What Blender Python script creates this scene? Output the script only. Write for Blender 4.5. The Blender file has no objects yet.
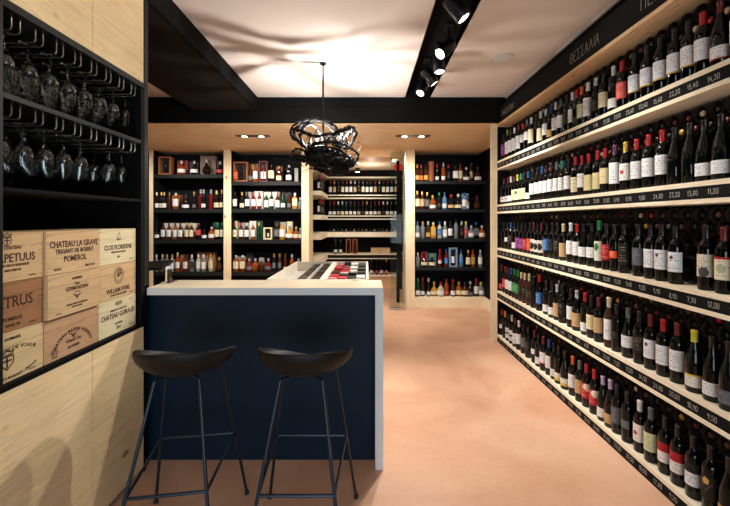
import bpy, math, random
from mathutils import Vector, Matrix
random.seed(7)
S = bpy.context.scene
COL = S.collection
PI = math.pi
H = 1.45; F = 365.0; VX = 366.0; VY = 220.0      # camera height, focal length and vanishing point of the photograph

# ------------------------------------------------------------------ camera
cd = bpy.data.cameras.new('camera'); cam = bpy.data.objects.new('camera', cd); COL.objects.link(cam)
cd.sensor_width = 36; cd.lens = F/730*36
cam.location = (0, 0, H); cam.rotation_euler = (PI/2, 0, 0)
cd.shift_x = (365-VX)/730; cd.shift_y = (VY-253)/730
cd.clip_start = .05
S.camera = cam
S.view_settings.view_transform = 'Standard'; S.view_settings.look = 'None'
S.view_settings.gamma = 1; S.view_settings.use_curve_mapping = False
S.view_settings.exposure = 0.0

# ------------------------------------------------------------------ materials
def lin(c):
    return tuple(((v/255)/12.92 if v/255 <= .04045 else ((v/255+.055)/1.055)**2.4) for v in c)
def rgba(c): return (*lin(c), 1)
MATS = {}
def nt(name):
    m = bpy.data.materials.new(name); m.use_nodes = True
    MATS[name] = m
    return m, m.node_tree.nodes, m.node_tree.links, m.node_tree.nodes['Principled BSDF']
def plain(name, c, rough=.5, metal=0, spec=.5, var=.0, scale=20, bump=0, coat=0):
    m, N, L, b = nt(name)
    b.inputs['Base Color'].default_value = rgba(c); b.inputs['Roughness'].default_value = rough
    b.inputs['Metallic'].default_value = metal; b.inputs['Specular IOR Level'].default_value = spec
    b.inputs['Coat Weight'].default_value = coat
    if var or bump:
        tc = N.new('ShaderNodeTexCoord'); n = N.new('ShaderNodeTexNoise'); n.inputs['Scale'].default_value = scale
        n.inputs['Detail'].default_value = 5
        L.new(tc.outputs['Object'], n.inputs['Vector'])
        if var:
            r = N.new('ShaderNodeMixRGB'); r.blend_type = 'MIX'
            d = tuple(max(0, v*(1-var)) for v in lin(c)); e = tuple(min(1, v*(1+var)) for v in lin(c))
            r.inputs[1].default_value = (*d, 1); r.inputs[2].default_value = (*e, 1)
            L.new(n.outputs['Fac'], r.inputs[0]); L.new(r.outputs[0], b.inputs['Base Color'])
        if bump:
            bp = N.new('ShaderNodeBump'); bp.inputs['Strength'].default_value = bump; bp.inputs['Distance'].default_value = .002
            L.new(n.outputs['Fac'], bp.inputs['Height']); L.new(bp.outputs[0], b.inputs['Normal'])
    return m
def wood(name, c, axis='X', dark=.72, rough=.55, knots=True, gs=1.0):
    """planed softwood: stretched noise grain along axis, fine streaks, knots"""
    m, N, L, b = nt(name)
    tc = N.new('ShaderNodeTexCoord'); mp = N.new('ShaderNodeMapping')
    sc = {'X': (.5, 9, 9), 'Y': (9, .5, 9), 'Z': (9, 9, .5)}[axis]
    mp.inputs['Scale'].default_value = tuple(v*gs for v in sc)
    L.new(tc.outputs['Object'], mp.inputs['Vector'])
    n = N.new('ShaderNodeTexNoise'); n.inputs['Scale'].default_value = 1.6; n.inputs['Detail'].default_value = 7
    n.inputs['Distortion'].default_value = .8
    L.new(mp.outputs[0], n.inputs['Vector'])
    w = N.new('ShaderNodeMath'); w.operation = 'MULTIPLY'; w.inputs[1].default_value = 8
    L.new(n.outputs['Fac'], w.inputs[0])
    fr = N.new('ShaderNodeMath'); fr.operation = 'FRACT'; L.new(w.outputs[0], fr.inputs[0])
    ramp = N.new('ShaderNodeValToRGB')
    e = ramp.color_ramp.elements
    base = lin(c); dk = tuple(v*dark for v in base)
    e[0].position = 0; e[0].color = (*tuple(v*1.04 for v in base), 1)
    e[1].position = .97; e[1].color = (*dk, 1)
    x = e.new(.7); x.color = (*tuple(v*.95 for v in base), 1)
    L.new(fr.outputs[0], ramp.inputs[0])
    n2 = N.new('ShaderNodeTexNoise'); n2.inputs['Scale'].default_value = 2.2; L.new(tc.outputs['Object'], n2.inputs['Vector'])
    mx = N.new('ShaderNodeMixRGB'); mx.blend_type = 'MULTIPLY'; mx.inputs[0].default_value = .45
    r2 = N.new('ShaderNodeValToRGB'); r2.color_ramp.elements[0].position = .35; r2.color_ramp.elements[1].position = .7
    r2.color_ramp.elements[0].color = (.82, .74, .66, 1); r2.color_ramp.elements[1].color = (1, 1, 1, 1)
    L.new(n2.outputs['Fac'], r2.inputs[0]); L.new(ramp.outputs[0], mx.inputs[1]); L.new(r2.outputs[0], mx.inputs[2])
    out = mx.outputs[0]
    if knots:
        mp2 = N.new('ShaderNodeMapping'); k = {'X': (.55, 1, 1), 'Y': (1, .55, 1), 'Z': (1, 1, .55)}[axis]
        mp2.inputs['Scale'].default_value = k; L.new(tc.outputs['Object'], mp2.inputs['Vector'])
        v = N.new('ShaderNodeTexVoronoi'); v.inputs['Scale'].default_value = 5.5; L.new(mp2.outputs[0], v.inputs['Vector'])
        r3 = N.new('ShaderNodeValToRGB'); r3.color_ramp.elements[0].position = .05; r3.color_ramp.elements[1].position = .12
        r3.color_ramp.elements[0].color = (.33, .2, .12, 1); r3.color_ramp.elements[1].color = (1, 1, 1, 1)
        L.new(v.outputs['Distance'], r3.inputs[0])
        m2 = N.new('ShaderNodeMixRGB'); m2.blend_type = 'MULTIPLY'; m2.inputs[0].default_value = .9
        L.new(out, m2.inputs[1]); L.new(r3.outputs[0], m2.inputs[2]); out = m2.outputs[0]
    L.new(out, b.inputs['Base Color']); b.inputs['Roughness'].default_value = rough
    b.inputs['Specular IOR Level'].default_value = .3
    return m
def label_mat(name, c, ink=(60, 50, 50), band=None, logo=None, rows=8):
    """paper label: rows of print, an optional emblem and an optional coloured band"""
    m, N, L, b = nt(name)
    def math_(op, a, bv=None, c3=None):
        x = N.new('ShaderNodeMath'); x.operation = op
        for i, v in enumerate((a, bv, c3)):
            if v is None: continue
            if isinstance(v, (int, float)): x.inputs[i].default_value = v
            else: L.new(v, x.inputs[i])
        return x.outputs[0]
    uv = N.new('ShaderNodeUVMap'); sp = N.new('ShaderNodeSeparateXYZ'); L.new(uv.outputs[0], sp.inputs[0])
    u, v = sp.outputs[0], sp.outputs[1]
    vr = math_('MULTIPLY', v, rows); fl = math_('FLOOR', vr); f = math_('FRACT', vr)
    line = math_('MULTIPLY', math_('GREATER_THAN', f, .38), math_('LESS_THAN', f, .72))
    cb = N.new('ShaderNodeCombineXYZ'); L.new(math_('MULTIPLY', u, 26), cb.inputs[0]); L.new(math_('MULTIPLY', fl, 7.3), cb.inputs[1])
    oi = N.new('ShaderNodeObjectInfo'); L.new(math_('MULTIPLY', oi.outputs['Random'], 40), cb.inputs[2])
    n = N.new('ShaderNodeTexNoise'); n.inputs['Scale'].default_value = 1.0; L.new(cb.outputs[0], n.inputs['Vector'])
    ch = math_('GREATER_THAN', n.outputs['Fac'], .5)
    cb2 = N.new('ShaderNodeCombineXYZ'); L.new(math_('MULTIPLY', fl, 3.1), cb2.inputs[0]); L.new(math_('MULTIPLY', oi.outputs['Random'], 90), cb2.inputs[1])
    wn = N.new('ShaderNodeTexWhiteNoise'); L.new(cb2.outputs[0], wn.inputs['Vector'])
    half = math_('MULTIPLY', wn.outputs['Value'], .38)
    inx = math_('LESS_THAN', math_('ABSOLUTE', math_('SUBTRACT', u, .5)), half)
    iny = math_('LESS_THAN', math_('ABSOLUTE', math_('SUBTRACT', v, .5)), .38)
    mask = math_('MULTIPLY', math_('MULTIPLY', line, ch), math_('MULTIPLY', inx, iny))
    mask = math_('MULTIPLY', mask, .75)
    mx = N.new('ShaderNodeMixRGB'); mx.inputs[1].default_value = rgba(c); mx.inputs[2].default_value = rgba(ink); L.new(mask, mx.inputs[0])
    out = mx.outputs[0]
    if logo:
        lc, lu, lv, lr = logo
        du = math_('MULTIPLY', math_('SUBTRACT', u, lu), 1.0); dv = math_('SUBTRACT', v, lv)
        d = math_('SQRT', math_('ADD', math_('MULTIPLY', du, du), math_('MULTIPLY', dv, dv)))
        nn = N.new('ShaderNodeTexNoise'); nn.inputs['Scale'].default_value = 9; L.new(uv.outputs[0], nn.inputs['Vector'])
        lm = math_('LESS_THAN', math_('ADD', d, math_('MULTIPLY', nn.outputs['Fac'], lr*.8)), lr*1.35)
        m3 = N.new('ShaderNodeMixRGB'); m3.inputs[2].default_value = rgba(lc); L.new(out, m3.inputs[1]); L.new(lm, m3.inputs[0]); out = m3.outputs[0]
    if band:
        bc, lo, hi = band
        bm_ = math_('MULTIPLY', math_('GREATER_THAN', v, lo), math_('LESS_THAN', v, hi))
        m2 = N.new('ShaderNodeMixRGB'); m2.inputs[2].default_value = rgba(bc); L.new(out, m2.inputs[1]); L.new(bm_, m2.inputs[0]); out = m2.outputs[0]
    L.new(out, b.inputs['Base Color']); b.inputs['Roughness'].default_value = .6; b.inputs['Specular IOR Level'].default_value = .3
    return m
def emit(name, c, e):
    m, N, L, b = nt(name)
    b.inputs['Base Color'].default_value = rgba(c); b.inputs['Emission Color'].default_value = rgba(c); b.inputs['Emission Strength'].default_value = e
    return m
def glassy(name, c, rough=.02, tr=1.0, ior=1.45):
    m, N, L, b = nt(name)
    b.inputs['Base Color'].default_value = rgba(c); b.inputs['Roughness'].default_value = rough
    b.inputs['Transmission Weight'].default_value = tr; b.inputs['IOR'].default_value = ior
    return m

wood('pine_x', (238, 196, 148), 'X'); wood('pine_y', (240, 206, 160), 'Y'); wood('pine_z', (238, 200, 154), 'Z', knots=True)
wood('pale_pine_x', (250, 236, 204), 'X', dark=.86)
wood('case_wood', (242, 236, 220), 'Y', dark=.93, knots=False)
wood('pale_pine_y', (251, 242, 218), 'Y', dark=.88, knots=False)
wood('pale_pine_z', (250, 232, 198), 'Z', dark=.86, knots=True)
wood('panel_pine', (244, 220, 174), 'Y', dark=.86)
wood('crate_tan', (214, 182, 138), 'Y', dark=.78, knots=False); wood('crate_pale', (222, 200, 154), 'Y', dark=.8, knots=False)
wood('crate_brown', (164, 120, 84), 'Y', dark=.7, knots=False); wood('crate_white', (226, 214, 176), 'Y', dark=.85, knots=False)
wood('crate_pink', (200, 162, 126), 'Y', dark=.8, knots=False)
wood('counter_oak', (240, 228, 202), 'X', dark=.8, rough=.32)
wood('soffit_pine', (250, 220, 176), 'X', dark=.85, rough=.6, knots=False)
plain('plaster', (232, 220, 212), .8, var=.03, scale=3)
plain('far_plaster', (236, 218, 190), .8, var=.03, scale=3)
plain('black_paint', (11, 11, 12), .8, spec=.12, var=.15, scale=12)
plain('slate', (18, 19, 20), .8, spec=.15, var=.25, scale=15)
plain('shelf_black', (24, 28, 30), .6, spec=.25, var=.1)
plain('cabinet_black', (6, 7, 9), .7, spec=.15)
plain('navy_back', (8, 10, 20), .7, spec=.2)
plain('navy_panel', (6, 33, 54), .6, spec=.25, var=.12, scale=6)
plain('grey_edge', (226, 234, 238), .45, var=.03, scale=30)
plain('brown_bulkhead', (30, 23, 17), .8, spec=.15, var=.1)
plain('steel_green', (20, 23, 22), .5, spec=.3)
plain('rack_wire', (190, 186, 176), .25, .95)
plain('stool_shell', (18, 15, 14), .55, spec=.35, var=.08)
plain('stool_metal', (38, 52, 66), .35, .6)
plain('lamp_black', (16, 20, 26), .35, .2)
plain('root_black', (8, 8, 9), .4, spec=.3, var=.5, scale=60, bump=.6)
plain('chalk', (172, 172, 164), .9)
plain('print_ink', (66, 42, 28), .8)
plain('nail_dark', (50, 42, 38), .5, .6)
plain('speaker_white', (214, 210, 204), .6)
plain('chrome', (200, 205, 205), .2, .95)
plain('rack_brown', (40, 28, 20), .7, var=.3)
plain('cord_black', (10, 10, 10), .5)
emit('lens_glow', (255, 246, 230), 14)
emit('bulb_glow', (255, 250, 240), 9)
emit('sign_red', (190, 20, 24), .8)
glassy('clear_glass', (245, 250, 250)); glassy('pane_glass', (225, 240, 235), 0, 1, 1.2)
# bottle glass
def bottle_glass(name, c, rough=.05, coat=0, spec=.32): return plain(name, c, rough, spec=spec, coat=coat)
for n_, c_ in {'wine': (4, 5, 6), 'winegreen': (7, 13, 11), 'amber': (138, 68, 26), 'brown': (62, 32, 18), 'dark': (24, 18, 18), 'clear': (112, 120, 126),
               'red': (104, 24, 22), 'green': (14, 54, 34), 'gold': (178, 128, 48), 'pale': (176, 174, 150), 'blue': (90, 126, 165), 'rose': (60, 36, 26)}.items():
    bottle_glass('glass_'+n_, c_)
CAPS = {'black': (17, 17, 19), 'grey': (86, 92, 92), 'silver': (190, 194, 198), 'red': (160, 24, 30), 'darkred': (92, 22, 28), 'gold': (196, 158, 70), 'yellow': (196, 188, 50),
        'olive': (126, 122, 48), 'blue': (30, 72, 132), 'teal': (26, 122, 112), 'green': (22, 120, 62), 'white': (214, 212, 214), 'cream': (204, 192, 156), 'orange': (206, 96, 46),
        'purple': (84, 40, 74), 'lilac': (176, 160, 196), 'brown': (92, 58, 38)}
for n_, c_ in CAPS.items(): plain('cap_'+n_, c_, .32, .15 if n_ not in ('silver', 'gold') else .5)
LAB = {'white': ((228, 230, 232),), 'cream': ((222, 212, 178),), 'grey': ((92, 96, 104), (170, 170, 175)), 'tan': ((196, 164, 118), (120, 50, 30)),
       'red': ((186, 44, 50), (240, 230, 225)), 'pink': ((222, 96, 92), (250, 230, 225)), 'purple': ((132, 42, 122), (230, 200, 230)), 'orange': ((224, 92, 52), (250, 220, 200)),
       'yellow': ((196, 160, 78),), 'black': ((24, 24, 26), (170, 160, 120)), 'blue': ((50, 110, 180), (240, 240, 250)), 'green': ((60, 150, 84), (240, 245, 230)), 'palegreen': ((206, 214, 170),)}
for n_, a_ in LAB.items(): label_mat('label_'+n_, a_[0], *(a_[1:2]))
label_mat('label_goldfoot', (226, 228, 234), band=((196, 160, 60), 0, .08))
label_mat('label_yellowbelt', (224, 222, 208), band=((222, 176, 52), .86, 1.0))
label_mat('label_yellowfoot', (226, 226, 214), band=((216, 176, 62), 0, .3))
label_mat('label_redfoot', (230, 228, 230), band=((176, 40, 46), 0, .1))
label_mat('label_redtop', (226, 222, 218), band=((168, 26, 34), .55, 1.0), logo=((236, 230, 225), .5, .72, .12))
label_mat('label_redbelt', (222, 214, 190), band=((176, 30, 36), .9, 1.0), logo=((168, 176, 140), .5, .5, .2))
label_mat('label_logo', (226, 230, 234), logo=((96, 40, 36), .45, .72, .1))
label_mat('label_redart', (232, 230, 224), logo=((180, 50, 56), .45, .5, .14))
label_mat('label_greyart', (214, 206, 190), logo=((70, 70, 74), .5, .2, .24))
label_mat('label_floral', (220, 208, 160), ink=(150, 60, 50), rows=12)
label_mat('label_art', (230, 230, 226), ink=(30, 30, 30), logo=((34, 34, 34), .5, .45, .3), rows=6)
label_mat('label_mountain', (222, 226, 232), band=((26, 26, 30), .62, 1), logo=((230, 230, 230), .5, .66, .16))
label_mat('label_redpatch', (196, 54, 58), ink=(240, 225, 220), logo=((236, 226, 214), .8, .8, .3))
label_mat('label_greentab', (216, 226, 206), logo=((40, 120, 60), .5, .7, .2))
label_mat('label_seal', (26, 24, 24), ink=(150, 140, 100), logo=((196, 160, 80), .5, .8, .16))
label_mat('label_stripes', (220, 222, 222), ink=(20, 20, 22), rows=5, band=((20, 20, 24), .4, .56))

# ------------------------------------------------------------------ mesh helpers
class MB:
    def __init__(s): s.v = []; s.f = []; s.uv = None
    def add(s, vs, fs):
        o = len(s.v); s.v += [tuple(p) for p in vs]; s.f += [tuple(i+o for i in f) for f in fs]; return s
    def box(s, x0, x1, y0, y1, z0, z1, M=None):
        vs = [Vector((x, y, z)) for z in (z0, z1) for x, y in ((x0, y0), (x1, y0), (x1, y1), (x0, y1))]
        if M: vs = [M @ p for p in vs]
        return s.add(vs, [(0, 3, 2, 1), (4, 5, 6, 7), (0, 1, 5, 4), (1, 2, 6, 5), (2, 3, 7, 6), (3, 0, 4, 7)])
    def lathe(s, prof, n=20, M=None, sq=0, closed_ends=True):
        vs = []; fs = []
        for r, z in prof:
            for k in range(n):
                a = 2*PI*k/n; c, d = math.cos(a), math.sin(a)
                q = 1.0
                if sq: q = 1/((abs(c)**sq+abs(d)**sq)**(1/sq))
                p = Vector((r*c*q, r*d*q, z)); vs.append(M @ p if M else p)
        for i in range(len(prof)-1):
            for k in range(n):
                a, b = i*n+k, i*n+(k+1) % n
                fs.append((a, b, b+n, a+n))
        if closed_ends:
            if prof[0][0] > 1e-5: fs.append(tuple(reversed(range(n))))
            if prof[-1][0] > 1e-5: fs.append(tuple(range((len(prof)-1)*n, len(prof)*n)))
        return s.add(vs, fs)
    def tube(s, pts, r, n=8):
        pts = [Vector(p) for p in pts]; m = len(pts)
        rs = r if isinstance(r, (list, tuple)) else [r]*m
        vs = []; fs = []; up = None
        for i, p in enumerate(pts):
            t = (pts[min(i+1, m-1)]-pts[max(i-1, 0)])
            if t.length < 1e-9: t = Vector((0, 0, 1))
            t.normalize()
            if up is None:
                up = Vector((0, 0, 1)) if abs(t.z) < .9 else Vector((1, 0, 0))
            a = up-t*up.dot(t)
            if a.length < 1e-6: a = t.orthogonal()
            a.normalize(); up = a; b = t.cross(a)
            for k in range(n):
                g = 2*PI*k/n; vs.append(p+(a*math.cos(g)+b*math.sin(g))*rs[i])
        for i in range(m-1):
            for k in range(n):
                q, w = i*n+k, i*n+(k+1) % n; fs.append((q, w, w+n, q+n))
        fs.append(tuple(reversed(range(n)))); fs.append(tuple(range((m-1)*n, m*n)))
        return s.add(vs, fs)
    def mesh(s, name, mat, smooth=False, angle=40):
        me = bpy.data.meshes.new(name); me.from_pydata(s.v, [], s.f); me.update()
        if mat: me.materials.append(MATS[mat])
        if s.uv:
            l = me.uv_layers.new(name='UVMap')
            for p in me.polygons:
                for li, vi in zip(p.loop_indices, p.vertices): l.data[li].uv = s.uv[vi]
        if smooth:
            me.polygons.foreach_set('use_smooth', [True]*len(me.polygons))
            try: me.set_sharp_from_angle(angle=math.radians(angle))
            except Exception: pass
        return me
    def build(s, name, mat, parent=None, smooth=False, bev=0, loc=None):
        return link(name, s.mesh(name, mat, smooth), parent, bev, loc)
def link(name, me, parent=None, bev=0, loc=None):
    o = bpy.data.objects.new(name, me); COL.objects.link(o)
    if parent: o.parent = parent
    if loc: o.location = loc
    if bev:
        b = o.modifiers.new('bevel', 'BEVEL'); b.width = bev; b.segments = 2; b.limit_method = 'ANGLE'
    return o
def tag(o, label, cat, group=None, kind=None):
    if label: o['label'] = label
    if cat: o['category'] = cat
    if group: o['group'] = group
    if kind: o['kind'] = kind
    return o
def thing(name, label, cat, loc=(0, 0, 0), rz=0, group=None):
    o = bpy.data.objects.new(name, None); COL.objects.link(o); o.empty_display_size = .1
    o.location = loc; o.rotation_euler = (0, 0, rz)
    return tag(o, label, cat, group)
def struct(name, mb, mat, label=None, smooth=False, bev=0):
    o = mb.build(name, mat, None, smooth, bev); o['kind'] = 'structure'
    o['label'] = label or name.replace('_', ' '); o['category'] = name.split('_')[0]
    return o
def bx(*a): return MB().box(*a)
ORD = ['zeroth', 'first', 'second', 'third', 'fourth', 'fifth', 'sixth', 'seventh', 'eighth', 'ninth', 'tenth', 'eleventh', 'twelfth', 'thirteenth', 'fourteenth', 'fifteenth',
       'sixteenth', 'seventeenth', 'eighteenth', 'nineteenth', 'twentieth']
def ordn(n):
    if n <= 20: return ORD[n]
    t = {2: 'twent', 3: 'thirt', 4: 'fort'}[n//10]
    return t+'ieth' if n % 10 == 0 else t+'y-'+ORD[n % 10]

# ------------------------------------------------------------------ chalk / stroke lettering
G = {'0': [[(0, .4), (.1, 0), (.45, 0), (.6, .4), (.6, 1), (.45, 1.4), (.1, 1.4), (0, 1), (0, .4)]], '1': [[(.1, 1.1), (.35, 1.4), (.3, 0)]],
     '2': [[(0, 1.1), (.15, 1.4), (.5, 1.4), (.6, 1), (0, 0), (.65, .05)]], '3': [[(0, 1.4), (.55, 1.4), (.2, .8), (.6, .6), (.5, .05), (0, 0)]],
     '4': [[(.4, 1.4), (0, .5), (.65, .55)], [(.5, .9), (.42, 0)]], '5': [[(.6, 1.4), (.1, 1.4), (.05, .8), (.5, .85), (.6, .4), (.4, 0), (0, .05)]],
     '6': [[(.5, 1.4), (.1, .9), (0, .3), (.3, 0), (.6, .3), (.5, .7), (.05, .55)]], '7': [[(0, 1.35), (.6, 1.4), (.2, 0)]],
     '8': [[(.55, 1.2), (.3, 1.4), (.05, 1.15), (.55, .4), (.3, 0), (0, .3), (.55, 1.2)]], '9': [[(.55, 1.1), (.25, 1.4), (0, 1), (.25, .7), (.55, 1.1), (.4, 0)]],
     ',': [[(.1, .1), (0, -.25)]],
     'A': [[(0, 0), (.35, 1.4), (.7, 0)], [(.12, .5), (.58, .5)]], 'E': [[(.55, 1.4), (0, 1.4), (0, 0), (.6, 0)], [(0, .75), (.45, .75)]],
     'I': [[(.1, 1.4), (.1, 0)]], 'K': [[(0, 1.4), (0, 0)], [(.55, 1.4), (0, .65), (.6, 0)]], 'M': [[(0, 0), (.08, 1.4), (.4, .6), (.72, 1.4), (.8, 0)]],
     'N': [[(0, 0), (0, 1.4), (.6, 0), (.6, 1.4)]], 'O': [[(0, .4), (.15, 0), (.5, 0), (.65, .4), (.65, 1), (.5, 1.4), (.15, 1.4), (0, 1), (0, .4)]],
     'TH': [[(0, .4), (.15, 0), (.5, 0), (.65, .4), (.65, 1), (.5, 1.4), (.15, 1.4), (0, 1), (0, .4)], [(.1, .7), (.55, .7)]],
     'SI': [[(.6, 1.4), (0, 1.4), (.4, .75), (0, 0), (.65, 0)]], 'LA': [[(0, 0), (.35, 1.4), (.7, 0)]], 'DE': [[(0, 0), (.35, 1.4), (.7, 0), (0, 0)]],
     'PI': [[(0, 0), (.02, 1.4), (.66, 1.4), (.68, 0)]], 'H': [[(0, 0), (0, 1.4)], [(.6, 1.4), (.6, 0)], [(0, .7), (.6, .7)]]}
def strokes(mb, chars, org, xd, yd, size, w, jit=.06, rnd=random):
    """hand-drawn strokes on a flat surface: org lower left, xd / yd unit vectors, size = cap height"""
    k = size/1.4; x = 0; org = Vector(org); xd = Vector(xd); yd = Vector(yd); nrm = xd.cross(yd)
    for ch in chars:
        if ch == ' ': x += .7; continue
        g = G[ch]; mxx = max(p[0] for st in g for p in st)
        for st in g:
            P = [org+xd*((x+p[0]+rnd.uniform(-jit, jit))*k)+yd*((p[1]+rnd.uniform(-jit, jit))*k) for p in st]
            for a, b in zip(P, P[1:]):
                d = b-a
                if d.length < 1e-6: continue
                d.normalize(); q = nrm.cross(d)*(w/2); a2 = a-d*(w*.3); b2 = b+d*(w*.3)
                mb.add([a2-q, b2-q, b2+q, a2+q], [(0, 1, 2, 3)])
        x += mxx+.28
    return x*k

def text_mesh(body, size, extrude=.0004, bold=0.0, arc=None):
    """typeset text centred on the origin in its XY plane, returned as verts/faces"""
    def one(s):
        c = bpy.data.curves.new('t', 'FONT'); c.body = s; c.size = size; c.extrude = extrude; c.offset = bold; c.resolution_u = 2
        c.align_x = 'CENTER'
        o = bpy.data.objects.new('t', c); COL.objects.link(o); bpy.context.view_layer.update()
        dg = bpy.context.evaluated_depsgraph_get(); me = bpy.data.meshes.new_from_object(o.evaluated_get(dg))
        v = [p.co.copy() for p in me.vertices]; f = [tuple(p.vertices) for p in me.polygons]
        bpy.data.objects.remove(o); bpy.data.curves.remove(c); bpy.data.meshes.remove(me)
        return v, f
    v, f = one(body)
    if arc and v:
        R = arc
        for p in v:
            a = p.x/abs(R); r = abs(R)+(p.y if R > 0 else -p.y)
            if R > 0: p.x, p.y = r*math.sin(a), r*math.cos(a)-R
            else: p.x, p.y = r*math.sin(a), -r*math.cos(a)+abs(R)
    return v, f

# ------------------------------------------------------------------ room shell
YF = 4.28; ZC = 2.89; ZS = 2.60; YB = 6.0
m, N, L, b = nt('microcement')
tc = N.new('ShaderNodeTexCoord'); n1 = N.new('ShaderNodeTexNoise'); n1.inputs['Scale'].default_value = 1.3; n1.inputs['Detail'].default_value = 9; n1.inputs['Distortion'].default_value = 1.2
n2 = N.new('ShaderNodeTexNoise'); n2.inputs['Scale'].default_value = 30; n2.inputs['Detail'].default_value = 4
L.new(tc.outputs['Object'], n1.inputs['Vector']); L.new(tc.outputs['Object'], n2.inputs['Vector'])
r = N.new('ShaderNodeValToRGB'); r.color_ramp.elements[0].position = .3; r.color_ramp.elements[1].position = .72
r.color_ramp.elements[0].color = rgba((206, 156, 126)); r.color_ramp.elements[1].color = rgba((228, 188, 160))
L.new(n1.outputs['Fac'], r.inputs[0]); mx = N.new('ShaderNodeMixRGB'); mx.blend_type = 'OVERLAY'; mx.inputs[0].default_value = .12
L.new(r.outputs[0], mx.inputs[1]); L.new(n2.outputs['Fac'], mx.inputs[2]); L.new(mx.outputs[0], b.inputs['Base Color'])
b.inputs['Roughness'].default_value = .42; b.inputs['Specular IOR Level'].default_value = .35

struct('floor', bx(-3.75, 2.2, -2.0, 8.6, -.1, 0), 'microcement', 'salmon microcement floor running through the shop')
struct('wall_left', bx(-3.75, -3.65, -2.0, 8.6, 0, 3.1), 'black_paint')
struct('wall_right', bx(2.06, 2.16, -2.0, 8.6, 0, 3.1), 'black_paint')
struct('wall_back', bx(-3.65, 2.06, 8.2, 8.3, 0, 3.1), 'black_paint')
# wall behind the camera, with an assumed, unseen shop window
struct('wall_front', bx(-3.65, -1.0, -2.0, -1.9, 0, 3.1).box(1.4, 2.06, -2.0, -1.9, 0, 3.1).box(-1.0, 1.4, -2.0, -1.9, 0, .5).box(-1.0, 1.4, -2.0, -1.9, 2.4, 3.1), 'plaster')
struct('window_1', bx(-1.0, -.95, -1.98, -1.92, .5, 2.4).box(1.35, 1.4, -1.98, -1.92, .5, 2.4).box(-.95, 1.35, -1.98, -1.92, .5, .55).box(-.95, 1.35, -1.98, -1.92, 2.35, 2.4).box(.18, .22, -1.98, -1.92, .55, 2.35), 'black_paint')  # unseen window frame, added for the assumed daylight
# ceilings
c = struct('ceiling', bx(-1.27, .465, -1.9, YF, ZC, ZC+.05).box(.745, 1.65, -1.9, YF, ZC, ZC+.05).box(-3.65, -2.03, -1.9, YF, ZC, ZC+.05), 'plaster', 'pale plaster ceiling split by the black lighting channel')
struct('trim_1', bx(.465, .745, -1.9, YF, ZC+.10, ZC+.13).box(.465, .745, YF-.012, YF-.001, ZC, ZC+.10).box(.455, .465, -1.9, YF, ZC, ZC+.13).box(.745, .755, -1.9, YF, ZC, ZC+.13), 'black_paint', 'black recessed lighting channel in ceiling')
struct('trim_2', bx(-1.30, -1.27, -1.9, YF, 2.734, ZC).box(-2.03, -2.0, -1.9, YF, 2.734, ZC), 'black_paint', 'black side faces of the left ceiling bulkhead')
struct('trim_3', bx(-2.0, -1.30, -1.9, YF, 2.734, ZC), 'brown_bulkhead', 'dark brown underside of the left ceiling bulkhead')
struct('trim_4', bx(-3.65, 1.65, YF, YF+.06, 2.60, ZC).box(-3.65, 1.566, YF-.018, YF, 2.60, 2.77), 'black_paint', 'black cross beam in front of the wooden soffit')
struct('trim_8', bx(1.632, 1.65, -1.9, YF, ZC-.014, ZC), 'speaker_white', 'thin white strip standing in for lit ceiling edge above the right shelving')  # white strip stands in for light catching the ceiling edge
struct('trim_5', bx(1.65, 1.70, -1.9, YF, 2.6, ZC+.05), 'black_paint', 'black shadow gap above right shelving')
struct('ceiling_1', bx(-3.65, 2.06, YF, 6.47, ZS, ZS+.05), 'soffit_pine', 'pine boarded soffit before the back shelving')
struct('ceiling_2', bx(-3.65, 2.06, 6.47, 8.2, 2.50, 2.55), 'far_plaster', 'cream ceiling of the rear room')
struct('trim_6', bx(-.937, .64, 6.0, 6.45, 2.486, ZS), 'pine_x', 'pine header over passage to rear room')
# black room walls each side of the passage units (behind them)
struct('wall_back_1', bx(-3.65, -.95, 6.455, 6.5, 0, 2.5).box(.66, 2.06, 6.455, 6.5, 0, 2.5), 'black_paint', 'black wall behind back shelving')

# ------------------------------------------------------------------ bottles
BORD = dict(prof=[(.0, .0), (.034, .0), (.0372, .004), (.0375, .19), (.036, .203), (.030, .218), (.020, .230), (.0155, .240), (.0148, .29), (.0155, .292), (.0155, .30), (.012, .302), (0, .302)],
            r=.0375, cap=[(.0160, .238), (.0158, .245), (.0154, .289), (.0164, .291), (.0164, .301), (.013, .304), (0, .304)])
BURG = dict(prof=[(.0, .0), (.038, .0), (.041, .004), (.041, .13), (.0395, .150), (.034, .175), (.025, .205), (.0175, .232), (.0148, .255), (.0145, .29), (.016, .292), (.016, .30), (0, .302)],
            r=.041, cap=[(.0165, .245), (.0155, .256), (.0152, .289), (.0168, .291), (.0168, .301), (.013, .304), (0, .304)])
SLIM = dict(prof=[(0, 0), (.033, 0), (.0345, .004), (.0345, .20), (.032, .22), (.022, .24), (.0155, .255), (.0145, .315), (.0155, .317), (.0155, .325), (0, .326)],
            r=.0345, cap=[(.0158, .262), (.0152, .314), (.0164, .316), (.0164, .325), (.013, .328), (0, .328)])
TALL = dict(prof=[(0, 0), (.036, 0), (.0385, .005), (.0385, .165), (.036, .185), (.026, .205), (.0155, .22), (.0145, .262), (0, .263)], r=.0385,
            cap=[(.016, .232), (.016, .285), (.014, .288), (0, .288)])
SQUAT = dict(prof=[(0, 0), (.044, 0), (.05, .006), (.051, .09), (.047, .115), (.032, .135), (.018, .15), (.0155, .185), (0, .186)], r=.051,
             cap=[(.018, .17), (.019, .2), (.016, .21), (0, .21)])
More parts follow.
